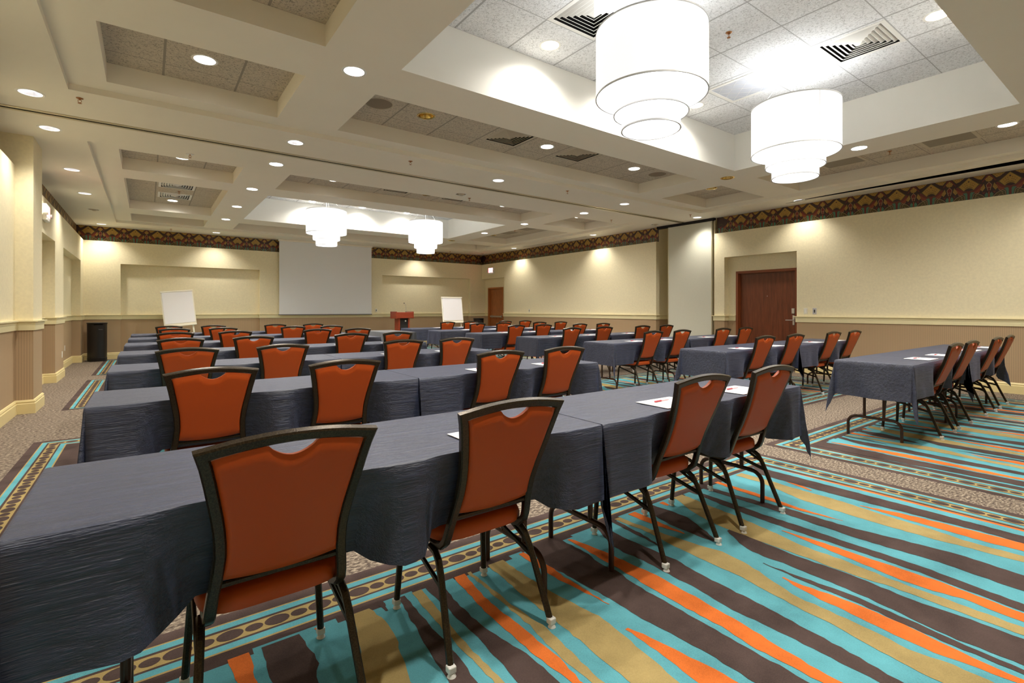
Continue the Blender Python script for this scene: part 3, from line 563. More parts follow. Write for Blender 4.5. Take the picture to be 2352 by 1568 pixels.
# wallpaper frieze: one deco fan motif every 0.468 m, drawn as thin inlaid shapes
F_dk = mat('frieze_maroon', (0.040, 0.014, 0.010), 0.4); F_gold = mat('frieze_gold', (0.42, 0.25, 0.055), 0.35, metal=0.3)
F_red = mat('frieze_red', (0.16, 0.020, 0.014), 0.4); F_or = mat('frieze_rust', (0.24, 0.050, 0.018), 0.4)
F_gr = mat('frieze_green', (0.075, 0.20, 0.12), 0.4); F_ol = mat('frieze_olive', (0.085, 0.060, 0.012), 0.4); F_ln = mat('frieze_cream_line', (0.50, 0.34, 0.16), 0.4)
def motif():
    """polygons of one period as (layer, material, [(u, v)...]); u across -0.234..0.234, v up 0..0.37"""
    L = []
    def p(l, m, pts): L.append((l, m, pts))
    def both(l, m, pts):
        p(l, m, pts); p(l, m, [(-u, v) for u, v in pts][::-1])
    def line(l, m, a, b, w):
        dx = b[0] - a[0]; dy = b[1] - a[1]; n = math.hypot(dx, dy); ox = -dy / n * w / 2; oy = dx / n * w / 2
        both(l, m, [(a[0] + ox, a[1] + oy), (b[0] + ox, b[1] + oy), (b[0] - ox, b[1] - oy), (a[0] - ox, a[1] - oy)])
    def dot(l, m, u, v, r, bt=True):
        q = [(u, v - r), (u + r, v), (u, v + r), (u - r, v)]
        (both if bt else p)(l, m, q)
    p(0, 2, [(-.16, .225), (0, .03), (.16, .225), (.0, .30)])
    p(1, 5, [(-.138, .235), (0, .10), (.138, .235), (0, .365)])
    p(2, 1, [(-.118, .240), (-.060, .165), (-.03, .190), (0, .200), (.03, .190), (.060, .165), (.118, .240), (0, .355)])
    p(3, 0, [(-.050, .170), (0, .115), (.050, .170), (.03, .185), (0, .192), (-.03, .185)])
    p(4, 2, [(-.040, .160), (0, .105), (.040, .160), (0, .150)])
    for k in range(6):                                              # lace holes of the fan
        a = math.radians(14 + k * 14)
        for r, s in ((.055, .0042), (.083, .0060), (.108, .0055)):
            u = math.sin(a) * r; v = .150 + math.cos(a) * r * 1.22
            if abs(u) / .118 + abs(v - .25) / .115 < .9: dot(3, 0, u, v, s)
    dot(3, 0, 0, .300, .013, False)
    for k in range(5):
        a = math.radians(8 + k * 15); line(3, 5, (math.sin(a) * .03, .168 + math.cos(a) * .03), (math.sin(a) * .065, .158 + math.cos(a) * .075), .0035)
    p(3, 2, [(-.012, 0), (.012, 0), (.012, .115), (-.012, .115)])
    both(2, 4, [(.014, 0), (.034, 0), (.045, .09), (.070, .125), (.030, .130), (.016, .110)])
    both(1, 3, [(.045, .120), (.095, .150), (.150, .205), (.165, .180), (.120, .110), (.075, .105)])
    line(3, 6, (.045, .02), (.055, .085), .005); line(3, 6, (.055, .085), (.085, .105), .005); line(3, 6, (.085, .105), (.150, .065), .005); line(3, 6, (.150, .065), (.205, .0), .005)
    line(3, 6, (.075, .062), (.125, .115), .0045); line(3, 6, (.105, .045), (.135, .015), .004); line(3, 6, (.07, .03), (.09, .055), .004)
    both(1, 5, [(.050, 0), (.200, 0), (.150, .058), (.085, .098), (.062, .080)])
    # the small motif between two fans
    e = .234
    both(2, 1, [(e, .352), (e - .045, .300), (e - .030, .268), (e, .258)])
    dot(3, 0, e - .012, .315, .006); dot(3, 0, e - .026, .292, .005); dot(3, 0, e - .010, .285, .005); dot(3, 0, e - .022, .275, .004)
    both(2, 2, [(e, .250), (e - .032, .205), (e - .012, .120), (e, .120)])
    line(3, 6, (e, .250), (e - .032, .205), .005); line(3, 6, (e - .032, .205), (e - .012, .120), .005); line(3, 6, (e - .020, .160), (e, .172), .004)
    both(2, 1, [(e - .060, .232), (e - .100, .155), (e - .075, .118), (e - .042, .170)])
    for u, v in ((.062, .205), (.072, .185), (.058, .182), (.085, .162), (.070, .160), (.078, .140)): dot(3, 0, e - u, v, .0055)
    both(2, 4, [(e - .012, 0), (e - .040, .0), (e - .050, .060), (e - .030, .095), (e - .010, .070)])
    both(2, 3, [(e, 0), (e - .010, 0), (e - .010, .10), (e, .11)])
    both(2, 2, [(e - .045, .105), (e - .080, .100), (e - .060, .070)])
    both(1, 2, [(.010, .370), (e - .0, .370), (e - .125, .275), (e - .150, .290)][::-1] if False else [(.150, .262), (.165, .262), (e, .365), (e - .02, .365)])
    both(1, 1, [(.050, .366), (e - .035, .366), (.150, .305), (.110, .318)])
    for u, v in ((.085, .352), (.110, .340), (.130, .352), (.145, .330), (.160, .350), (.175, .345)): dot(2, 0, u, v, .0055)
    return L
MOT = motif()
FM = [F_dk, F_gold, F_red, F_or, F_gr, F_ol, F_ln]
def frieze(name, a, b, inward, phase, label):
    """a -> b along the wall at the ledge; inward = unit vector into the room"""
    bm = bmesh.new(); a = Vector(a); b = Vector(b); L = (b - a).length; t = (b - a) / L; n = Vector(inward)
    def P(u, v, l): q = a + t * u + n * (0.0008 + 0.0006 * l); return (q.x, q.y, LZ + v)
    quad(bm, [P(0, 0, -1.2), P(L, 0, -1.2), P(L, H - LZ, -1.2), P(0, H - LZ, -1.2)], 0)
    k = 0
    c = phase - 0.468
    while c < L + 0.3:
        for l, m, pts in MOT:
            us = [c + u for u, v in pts]
            if min(us) < 0 or max(us) > L: continue
            try: bm.faces.new([bm.verts.new(P(c + u, v, l)) for u, v in pts]).material_index = m
            except ValueError: pass
        c += 0.468
    return struct(finish(name, bm, FM), label)
frieze('trim_6', (WRF, NY), (WRF, 6.37), (-1, 0), (2.537 - NY) % 0.468, 'patterned deco wallpaper frieze')
frieze('trim_7', (WRF, 7.97), (WRF, FYF), (-1, 0), 0.2, 'patterned deco wallpaper frieze')
frieze('trim_8', (WRF, FYF), (WLF, FYF), (0, -1), (WRF + 0.723) % 0.468, 'patterned deco wallpaper frieze')
frieze('trim_9', (WLF, FYF), (WLF, 8.85), (1, 0), 0.3, 'patterned deco wallpaper frieze')
frieze('trim_10', (WLF, 8.24), (WLF, NYF), (1, 0), 0.3, 'patterned deco wallpaper frieze')

# ------------------------------------------------------------ doors and the partition pocket
def make_door(n, y0, y1, ztop, fm, dm, x, bar, label):
    """wooden door in the right wall; frame outer y0..y1"""
    fw = 0.05; dep = 0.12
    bm = bmesh.new()
    box2(bm, (x - .012, y0, 0), (x + dep, y0 + fw, ztop)); box2(bm, (x - .012, y1 - fw, 0), (x + dep, y1, ztop)); box2(bm, (x - .012, y0 + fw, ztop - fw), (x + dep, y1 - fw, ztop))
    for a, b in ((y0 + fw, y0 + fw + .016), (y1 - fw - .016, y1 - fw)): box2(bm, (x + .05, a, 0), (x + dep, b, ztop - fw))
    box2(bm, (x + .05, y0 + fw, ztop - fw - .016), (x + dep, y1 - fw, ztop - fw))
    fr = finish('door_%d' % n, bm, fm); struct(fr, label)
    bm = bmesh.new(); box2(bm, (x + .072, y0 + fw + .018, 0.01), (x + .116, y1 - fw - .018, ztop - fw - .018))
    leaf = finish('door_leaf', bm, dm, fr)
    return fr, leaf
# niche back plane is at 10.50: the door sits in it
fr, leaf = make_door(1, 4.64, 5.94, 2.085, M_frm, M_door, 10.50, False, 'dark cherry wood door with lever handle in a shallow niche')
bm = bmesh.new()
box2(bm, (10.556, 4.735, 0.93), (10.574, 4.775, 1.13), 0, .004); tube(bm, [(10.55, 4.755, 1.03), (10.50, 4.755, 1.03), (10.49, 4.77, 1.03), (10.49, 4.88, 1.03)], .009, round_=8, up=Vector((0, 0, 1)))
finish('lever_handle', bm, M_metal, leaf)
bm = bmesh.new(); box2(bm, (10.545, 4.73, 1.16), (10.575, 4.79, 1.27), 0, .008); finish('deadbolt', bm, M_metal, leaf)
bm = bmesh.new(); cyl(bm, (10.566, 5.29, 1.53), .007, .008, 10, axis='X'); finish('peephole', bm, M_metal, leaf)
fr, leaf = make_door(2, 14.86, 15.87, 2.075, M_frm2, M_door2, 10.50, True, 'light cherry wood exit door with push bar in the far corner')
bm = bmesh.new(); box2(bm, (10.50, 14.98, 0.955), (10.545, 15.75, 1.015), 0, .006); box2(bm, (10.545, 15.0, .94), (10.576, 15.08, 1.03)); box2(bm, (10.545, 15.66, .94), (10.576, 15.74, 1.03))
finish('push_bar', bm, M_metal, leaf)
def pocket():
    bm = bmesh.new(); box2(bm, (10.37, 6.445, 0.02), (10.415, 7.625, H - .065), 0, .004)
    o = struct(finish('door_3', bm, M_panel), 'tall grey-green partition pocket door')
    bm = bmesh.new()
    for k, y in enumerate((6.385, 6.405, 6.428)): box2(bm, (10.40 + .012 * k, y, 0.02), (10.43, y + .010, H - .05))
    finish('door_jamb', bm, M_alu, o)
    bm = bmesh.new(); box2(bm, (10.362, 6.445, 0.02), (10.3695, 6.455, H - .065)); box2(bm, (10.362, 7.612, 0.02), (10.3695, 7.625, H - .065)); finish('edge_trim', bm, M_alu, o)
    bm = bmesh.new(); box2(bm, (10.36, 6.40, H - .062), (10.46, 7.96, H - .002)); finish('dark_head_gap', bm, M_dark, o)  # dark block standing in for the shaded gap above the panel
pocket()

# ------------------------------------------------------------ lamps in the ceiling
def spot(parent, E, size=112, blend=0.85, z=-0.006, col=(1.0, 0.95, 0.86), tilt=(0, 0, 0), rad=0.06):
    l = bpy.data.lights.new('downlight_beam', 'SPOT'); l.energy = E; l.spot_size = math.radians(size); l.spot_blend = blend
    l.shadow_soft_size = rad; l.color = col
    o = bpy.data.objects.new('beam', l); COL.objects.link(o); o.parent = parent; o.location = (0, 0, z); o.rotation_euler = tilt
    return o
def downlight(kind):
    t = thing('recessed_downlight', 'x', 'downlight')
    bm = bmesh.new(); lathe(bm, [(RDL - .010, 0.004), (RDL - .012, -.003), (RDL + .004, -.005), (RDL + .010, -.001), (RDL + .010, .0)], seg=28)
    finish('trim_ring', bm, M_gold if kind in 'G' else M_white, t, smooth=0.6)
    dark = kind in 'GE'
    bm = bmesh.new(); lathe(bm, [(RDL - .010, 0.003), (RDL - .022, .04), (.058, .10)], seg=28)
    finish('reflector', bm, M_gold if kind == 'G' else (M_ventd if kind == 'E' else M_chrome), t, smooth=True)
    bm = bmesh.new()
    if kind == 'L': cyl(bm, (0, 0, .012), RDL - .014, .004, 28)
    elif kind == 'W': cyl(bm, (.022, -.006, .034), .046, .004, 28)
    else: cyl(bm, (0, 0, .070), .066, .004, 20)
    finish('lamp', bm, M_black if dark else M_lamp, t)
    if kind == 'E':
        bm = bmesh.new(); bmesh.ops.create_uvsphere(bm, u_segments=16, v_segments=8, radius=.062, matrix=Matrix.Translation((0.01, 0, .03))); finish('eyeball', bm, M_ventd, t, smooth=True)
    if kind == 'L': spot(t, SPOT_L, 150, 1.0)
    if kind == 'W': spot(t, SPOT_W, 118, 0.9)
    return t
ORD = ['first', 'second', 'third', 'fourth', 'fifth', 'sixth', 'seventh', 'eighth', 'ninth']
proto = {}
ST = {'L': 'lit', 'W': 'lit', 'G': 'unlit gold', 'E': 'unlit eyeball'}
def dl_label(x, y, z, k):
    near = y < 7.19
    part = 'near' if near else 'far'
    st = ST[k]
    if z == HT: place = 'in the %s deep tray' % part
    elif z == HC: place = 'in a %s tile coffer' % part
    elif z == H2: place = 'on the raised %s field' % part
    else: place = 'in the outer %s soffit' % part
    same = sorted([(yy, xx) for xx, yy, zz, kk in DL if (yy < 7.19) == near and zz == z and ST[kk] == ST[k]])
    i = same.index((y, x)); n = len(same)
    if n == 1: return 'round %s downlight %s, the only one' % (st, place)
    ys = sorted({a for a, b in same}); row = [b for a, b in same if a == y]
    rn = ys.index(y)
    s = 'round %s downlight %s' % (st, place)
    if len(ys) > 1: s += ', %s row from the viewer' % ORD[rn]
    if len(row) > 1: s += ', %s from left' % ORD[sorted(row).index(x)]
    return s
for x, y, z, k in DL:
    if k not in proto: o = proto[k] = downlight(k)
    else: o = copy_tree(proto[k])
    o.location = (x, y, z); o['label'] = dl_label(x, y, z, k); o['group'] = 'recessed downlights in the ceiling'

def diffuser(w, white):
    t = thing('air_diffuser', 'x', 'air vent')
    m = M_vent if white else M_ventd
    h = w / 2
    bm = bmesh.new(); box2(bm, (-h, -h, .0), (h, h, .14)); bm.faces.ensure_lookup_table()
    bmesh.ops.delete(bm, geom=[f for f in bm.faces if all(v.co.z < .001 for v in f.verts)], context='FACES')
    finish('duct_box', bm, M_dark, t)
    bm = bmesh.new()
    def sq(r, z): return [(-r, -r, z), (r, -r, z), (r, r, z), (-r, r, z)]
    def band(r0, z0, r1, z1):
        a = sq(r0, z0); b = sq(r1, z1)
        for i in range(4): j = (i + 1) % 4; quad(bm, [a[i], a[j], b[j], b[i]])
    band(h + .006, -.002, h - .035, -.002); band(h + .006, -.002, h + .006, .0)
    finish('frame', bm, m, t)
    bm = bmesh.new(); n = 6
    for k in range(n):
        r = (h - .040) * (n - k) / n
        band(r, .020, r - .030, -.004); band(r - .030, -.004, r - .034, -.002); band(r - .034, -.002, r - .004, .024)
    finish('louver', bm, m, t)
    bm = bmesh.new(); r = .052
    for a, b in zip(sq(r, .012), sq(r, .012)[1:] + sq(r, .012)[:1]): bm.faces.new([bm.verts.new(a), bm.verts.new(b), bm.verts.new((0, 0, -.018))])
    finish('center_cone', bm, m, t)
    return t
vl = ['white square air diffuser in the near deep tray, beside the nearer chandelier', 'white square air diffuser in the near deep tray, beyond the right chandelier',
      'square louvered vent in the long near tile coffer, left one', 'square louvered vent in the long near tile coffer, right one',
      'square louvered vent in the long far tile coffer, left one', 'square louvered vent in the long far tile coffer, right one',
      'pale square air diffuser in the far left tile coffer, nearer one', 'pale square air diffuser in the far left tile coffer, farther one',
      'white square air diffuser in the far deep tray, left one', 'white square air diffuser in the far deep tray, right one']
vp = {}
for (x, y, z, w, wh), lb in zip(VENT, vl):
    key = (w, wh)
    if key not in vp: o = vp[key] = diffuser(w, wh)
    else: o = copy_tree(vp[key])
    o.location = (x, y, z); o['label'] = lb; o['group'] = 'square air diffusers in the ceiling'
rl = ['white grid return grille in the near tray, between the two chandeliers', 'taupe return grille in the near right coffer, nearer one', 'taupe return grille in the near right coffer, farther one',
      'taupe return grille in the far right coffer, nearer one', 'taupe return grille in the far right coffer, farther one', 'taupe return grille in the nearest left coffer']
for (x, y, z, w, d, wh), lb in zip(RET, rl):
    t = thing('return_air_grille', lb, 'air vent', (x, y, z), 0, 'return air grilles in the ceiling')
    bm = bmesh.new()
    for a, b in (((-w/2, -d/2), (w/2, -d/2 + .045)), ((-w/2, d/2 - .045), (w/2, d/2)), ((-w/2, -d/2 + .045), (-w/2 + .045, d/2 - .045)), ((w/2 - .045, -d/2 + .045), (w/2, d/2 - .045))):
        box2(bm, (*a, -.008), (*b, -.0005), 0, .002)
    finish('frame', bm, M_vent if wh else M_ventd, t)
    bm = bmesh.new(); box2(bm, (-w/2 + .045, -d/2 + .045, -.004), (w/2 - .045, d/2 - .045, -.0008)); finish('mesh_panel', bm, M_retw if wh else M_retg, t)
    if wh:
        bm = bmesh.new()
        for k in range(-3, 4):
            for s in (-1, 1):
                pts = []
                for q in [i / 40 - .5 for i in range(41)]:
                    px = q * .5; py = s * q * .5 + k * .17
                    if abs(py) < d / 2 - .045: pts.append((px, py, -.0055))
                if len(pts) > 1: tube(bm, [pts[0], pts[-1]], .003, .002, up=Vector((0, 0, 1)))
        finish('grid_bars', bm, M_vent, t)
for (x, y0, y1), lb in zip(SLOT, ['long thin slot diffuser above the near right wall', 'long thin slot diffuser above the far right wall']):
    t = thing('linear_slot_diffuser', lb, 'air vent', (x, (y0 + y1) / 2, H), 0, 'slot diffusers along the right wall'); h = (y1 - y0) / 2
    bm = bmesh.new()
    box2(bm, (-.034, -h, -.004), (-.020, h, 0)); box2(bm, (.020, -h, -.004), (.034, h, 0)); box2(bm, (-.034, -h - .012, -.004), (.034, -h, 0)); box2(bm, (-.034, h, -.004), (.034, h + .012, 0))
    finish('flange', bm, M_ceil, t)
    bm = bmesh.new(); box2(bm, (-.027, -h, .008), (.027, h, .012)); finish('slot_plenum', bm, M_dark, t)
for (x, y, z), lb in zip(SPK, ['round taupe ceiling speaker beside the gold downlight, left end of the coffer', 'round taupe ceiling speaker at the right end of the near coffer']):
    t = thing('ceiling_speaker', lb, 'speaker', (x, y, z), 0, 'round ceiling speakers')
    bm = bmesh.new(); lathe(bm, [(.148, .006), (.150, -.004), (.158, -.006), (.163, 0)], seg=36); finish('trim_ring', bm, M_ventd, t, smooth=True)
    bm = bmesh.new(); cyl(bm, (0, 0, .0), .148, .006, 36); finish('grille', bm, M_spk, t)
SPR = [(-.54, 6.48, H, 0), (2.98, 6.48, H, 0), (5.95, 6.47, H, 0), (9.63, 6.50, H, 0), (.46, 7.94, H, 1), (4.86, 7.98, H, 0), (8.71, 7.97, H, 0), (.49, 15.6, H, 0), (4.75, 15.85, H, 0), (8.74, 15.67, H, 0),
       (.50, 11.78, HC, 0), (8.79, 2.61, HC, 0), (8.70, 11.73, HC, 0), (4.57, 2.66, HT, 0), (4.57, 11.75, HT, 0)]
sl = ['copper sprinkler head near the left step corner of the near ceiling', 'copper sprinkler head on the soffit left of center, before the track', 'copper sprinkler head on the soffit right of center, before the track', 'copper sprinkler head above the grey-green pocket door',
      'sprinkler head with white plate just past the track, left', 'sprinkler head beyond the track beside the dark center downlight', 'sprinkler head beyond the track at the right', 'small sprinkler head above the far left niche', 'small sprinkler head above the projection screen', 'small sprinkler head above the far right niche',
      'sprinkler head between the two diffusers of the far left coffer', 'copper sprinkler head in the near right coffer between return grilles', 'sprinkler head in the far right coffer between return grilles', 'copper sprinkler head in the near deep tray between chandeliers', 'sprinkler head in the far deep tray between chandeliers']
sp = {}
for (x, y, z, w), lb in zip(SPR, sl):
    if w not in sp:
        t = thing('sprinkler_head', 'x', 'sprinkler')
        bm = bmesh.new(); lathe(bm, [(.0, -.001), (.030 if not w else .048, -.001), (.026 if not w else .044, -.006), (.014, -.008), (.012, -.002)], seg=20); finish('escutcheon', bm, M_white if w else M_brass, t, smooth=True)
        bm = bmesh.new(); cyl(bm, (0, 0, -.020), .007, .016, 10); tube(bm, [(-.010, 0, -.016), (-.013, 0, -.034), (0, 0, -.046)], .004); tube(bm, [(.010, 0, -.016), (.013, 0, -.034), (0, 0, -.046)], .004); finish('body', bm, M_brass, t)
        bm = bmesh.new(); cyl(bm, (0, 0, -.051), .017, .002, 14); finish('deflector', bm, M_brass, t)
        sp[w] = o = t
    else: o = copy_tree(sp[w])
    o.location = (x, y, z); o['label'] = lb; o['group'] = 'fire sprinkler heads'

# ------------------------------------------------------------ drum chandeliers
def chandelier():
    t = thing('drum_chandelier', 'x', 'chandelier')
    bm = bmesh.new(); cyl(bm, (0, 0, HT - .025), .092, .024, 32); finish('canopy', bm, M_cable, t)
    bm = bmesh.new(); tube(bm, [(0, 0, HT - .03), (0, 0, 3.40)], .005, round_=8)
    for k in range(3):
        a = 2 * PI * k / 3 + .5; tube(bm, [(0.05 * math.cos(a), 0.05 * math.sin(a), HT - .03), (.40 * math.cos(a), .40 * math.sin(a), 3.508)], .0022, round_=5)
    finish('cable', bm, M_cable, t)
    for nm, R, z0, z1 in (('large_drum', .442, 2.99, 3.51), ('middle_drum', .296, 2.845, 3.10), ('small_drum', .233, 2.716, 2.95)):
        bm = bmesh.new(); lathe(bm, [(R, z0), (R, z1)], seg=72); lathe(bm, [(R - .004, z1), (R - .004, z0)], seg=72)
        s = finish(nm, bm, M_shade, t, smooth=True)
        for z in (z0, z1) if nm == 'large_drum' else (z0,):
            bm = bmesh.new(); lathe(bm, [(R + .002, z + .007), (R + .005, z - .006), (R - .006, z - .006), (R - .006, z + .007), (R + .002, z + .007)], seg=72)
            finish('trim', bm, M_ring, s, smooth=0.7)
        bm = bmesh.new()
        if nm == 'large_drum': fillpoly(bm, circ(0, 0, R - .006, 64)[::-1], [circ(0, 0, .297, 48)], z0 + .012)
        elif nm == 'middle_drum': fillpoly(bm, circ(0, 0, R - .006, 64)[::-1], [circ(0, 0, .234, 48)], z0 + .010)
        else: cyl(bm, (0, 0, z0 + .006), R - .006, .003, 64)
        finish('diffuser', bm, M_diff, s)
    bm = bmesh.new(); box2(bm, (-.0035, -.4435, 2.996), (.0035, -.4420, 3.505)); finish('seam', bm, M_paper, t)
    l = bpy.data.lights.new('chandelier_uplight', 'POINT'); l.energy = UP_E; l.shadow_soft_size = .22; l.color = (0.94, 0.97, 1.0)
    o = bpy.data.objects.new('bulb_cluster', l); COL.objects.link(o); o.parent = t; o.location = (0, 0, 3.36)
    return t
c0 = None
for (x, y, rz), lb in zip([(3.32, 2.61, .6), (5.83, 2.61, -.62), (3.32, 11.75, .6), (5.83, 11.75, -.3)],
        ['glowing white three-tier drum chandelier, largest and nearest', 'glowing three-tier drum chandelier right of the nearest one', 'white three-tier drum chandelier hanging before the projection screen', 'white three-tier drum chandelier right of the projection screen']):
    o = chandelier() if c0 is None else copy_tree(c0)
    c0 = c0 or o
    o.location = (x, y, 0); o.rotation_euler = (0, 0, rz); o['label'] = lb; o['group'] = 'three-tier drum chandeliers'

# ------------------------------------------------------------ banquet chair
WZ = [(.36, .196), (.45, .190), (.52, .180), (.60, .1745), (.68, .182), (.80, .204), (.905, .2265)]
YZ = [(.355, -.02), (.362, -.075), (.385, -.112), (.42, -.128), (.525, -.160), (.62, -.198), (.72, -.238), (.82, -.272), (.95, -.312)]
def lerp(tab, z):
    if z <= tab[0][0]: return tab[0][1]
    for a, b in zip(tab, tab[1:]):
        if z <= b[0]:
            t = (z - a[0]) / (b[0] - a[0]); return a[1] + t * (b[1] - a[1])
    return tab[-1][1]
def smooth_lerp(tab, z):
    return (lerp(tab, z - .02) + 2 * lerp(tab, z) + lerp(tab, z + .02)) / 4
def make_chair():
    t = thing('banquet_chair', 'x', 'chair')
    fw = .030
    side = []
    for z in (.400, .43, .47, .51, .55, .59, .63, .67, .71, .76, .81, .86, .900): side.append((smooth_lerp(WZ, z) - fw / 2, smooth_lerp(YZ, z), z))
    tail = [(.178, -.015, .362), (.178, -.060, .366), (.178, -.092, .378)]
    R = tail + side
    zt = lambda x: .889 + .022 * (1 - (x / .212) ** 2)
    top = []
    for k in range(0, 13):
        x = .2115 * (1 - 2 * k / 12); top.append((x, lerp(YZ, zt(x)), zt(x)))
    path = R[:-1] + top + [(-x, y, z) for x, y, z in R[:-1]][::-1]
    bm = bmesh.new(); tube(bm, path, fw, .026, up=Vector((0, 1, .42)), bevel=.18)
    finish('back_frame', bm, M_frame, t, smooth=0.5)
    bm = bmesh.new(); tube(bm, [(-.165, -.148, .492), (.165, -.148, .492)], .016, .014); finish('lower_crossbar', bm, M_frame, t)
    # padded back with the scooped hand hole
    bm = bmesh.new(); NU, NV = 44, 16
    def outline(u, v):
        xa = .2115 * u
        d = abs(u) / .34
        notch = 0 if d >= 1 else .037 * (1 - d * d) * min(1, (1 - d) / .15)
        ztop = zt(xa) - fw / 2 - .001 - notch
        zbot = .512 - .012 * (1 - u * u)
        z = zbot + (ztop - zbot) * v
        w = smooth_lerp(WZ, z) - fw + .001
        return w * u, z
    def surf(sgn):
        g = []
        for j in range(NV + 1):
            row = []
            v = j / NV
            for i in range(NU + 1):
                u = -1 + 2 * i / NU
                x, z = outline(u, v)
                e = min(1, (1 - abs(u)) / .08) ; f = min(1, v / .05, (1 - v) / .05)
                k = math.sqrt(max(0, 1 - (1 - e) ** 2)) * math.sqrt(max(0, 1 - (1 - f) ** 2))
                bulge = .006 + .012 * k + (.006 * (1 - u * u) * math.sin(PI * v) if sgn > 0 else .002 * (1 - u * u))
                y = smooth_lerp(YZ, z) + sgn * bulge - .002
                row.append(bm.verts.new((x, y, z)))
            g.append(row)
        return g
    A = surf(-1); B = surf(1)
    for g in (A, B):
        for j in range(NV):
            for i in range(NU): bm.faces.new((g[j][i], g[j][i + 1], g[j + 1][i + 1], g[j + 1][i]))
    for i in range(NU):
        bm.faces.new((A[0][i], A[0][i + 1], B[0][i + 1], B[0][i])); bm.faces.new((A[NV][i], A[NV][i + 1], B[NV][i + 1], B[NV][i]))
    for j in range(NV):
        bm.faces.new((A[j][0], A[j + 1][0], B[j + 1][0], B[j][0])); bm.faces.new((A[j][NU], A[j + 1][NU], B[j + 1][NU], B[j][NU]))
    bmesh.ops.recalc_face_normals(bm, faces=bm.faces)
    finish('backrest', bm, M_vinyl, t, smooth=0.9)
    # seat
    bm = bmesh.new(); N = 20; rings = []
    def seat_pt(a, inset, z):
        ca, sa = math.cos(a), math.sin(a); n = 5.0
        rr = (abs(ca) ** n + abs(sa) ** n) ** (-1 / n)
        return (ca * rr * (.207 - inset), .100 + sa * rr * (.215 - inset), z)
    prof = [(.02, .384), (.004, .388), (.0, .400), (.0, .418), (.006, .434), (.022, .444), (.06, .450), (.12, .454)]
    for ins, z in prof: rings.append([bm.verts.new(seat_pt(2 * PI * k / 40, ins, z)) for k in range(40)])
    for a, b in zip(rings, rings[1:]):
        for k in range(40): bm.faces.new((a[k], a[(k + 1) % 40], b[(k + 1) % 40], b[k]))
    bm.faces.new(rings[0]); bm.faces.new(rings[-1])
    bmesh.ops.recalc_face_normals(bm, faces=bm.faces)
    finish('seat', bm, M_vinyl, t, smooth=0.8)
    bm = bmesh.new()
    for s in (-1, 1): tube(bm, [(s * .178, -.085, .366), (s * .178, .270, .366)], .022, .018)
    tube(bm, [(-.178, .262, .368), (.178, .262, .368)], .022, .018); tube(bm, [(-.178, -.02, .368), (.178, -.02, .368)], .022, .018)
    box2(bm, (-.18, -.06, .376), (.18, .27, .3835))
    finish('seat_frame', bm, M_frame, t)
    for s in (-1, 1):
        bm = bmesh.new(); tube(bm, [(s * .192, -.020, .352), (s * .196, -.070, .350), (s * .199, -.100, .330), (s * .203, -.125, .285), (s * .223, -.232, .024)], .023, .023, up=Vector((1, 0, 0)))
        rl_ = finish('leg', bm, M_frame, t, smooth=0.4)
        bm = bmesh.new(); tube(bm, [(s * .190, .200, .355), (s * .197, .222, .33), (s * .216, .240, .024)], .023, .023, up=Vector((1, 0, 0)))
        fl_ = finish('leg', bm, M_frame, t, smooth=0.4)
        for L, x, y in ((rl_, s * .2235, -.236), (fl_, s * .2165, .241)):
            bm = bmesh.new(); box(bm, (x, y, .026), (.029, .029, .024), 0, .004); cyl(bm, (x, y - .004, 0.0025), .016, .012, 16, r2=.010); finish('glide', bm, M_glide, L)
        bm = bmesh.new(); tube(bm, [(s * .205, -.145, .245), (s * .196, .215, .338)], .020, .012, up=Vector((1, 0, 0))); tube(bm, [(s * .198, -.112, .30), (s * .184, -.02, .352)], .014, .012, up=Vector((1, 0, 0)))
        finish('brace', bm, M_frame, t)
    return t
ROWN = ['nearest', 'second', 'third', 'fourth', 'fifth', 'sixth', 'farthest']
LY = [1.50, 3.29, 5.07, 6.86, 8.66, 10.42, 12.10]
RY = [1.46, 3.22, 4.95, 6.70, 8.50, 10.25, 11.85]
LXs = [[.315, 1.055, 2.215, 2.905], [.29, 1.03, 2.24, 2.93], [.27, 1.02, 2.22, 2.88], [.31, 1.05, 2.24, 2.92], [.32, 1.08, 2.28, 2.96], [.38, 1.11, 2.29, 3.03], [.34, 1.11, 2.29, 3.10]]
RXs = [[6.34, 7.00, 8.11, 8.86], [6.17, 6.97, 8.19, 8.96], [6.22, 6.95, 8.14, 8.89], [6.18, 7.01, 8.13, 8.92], [6.26, 7.02, 8.12, 8.89], [6.40, 7.17, 8.34, 9.09], [6.47, 7.19, 8.37, 9.10]]
rnd = random.Random(11)
ch = None
for blk, ys, xs, dy in (('left', LY, LXs, .215), ('right', RY, RXs, .185)):
    for r, y in enumerate(ys):
        for c, x in enumerate(xs[r]):
            o = make_chair() if ch is None else copy_tree(ch)
            ch = ch or o
            o.location = (x, y + dy + rnd.uniform(-.006, .006), 0)
            o.rotation_euler = (0, 0, math.radians(rnd.uniform(-1.2, 1.2)))
            o['label'] = 'rust orange banquet chair, %s from left, %s row of the %s block' % (ORD[c], ROWN[r], blk)
            o['group'] = 'rust orange banquet chairs'

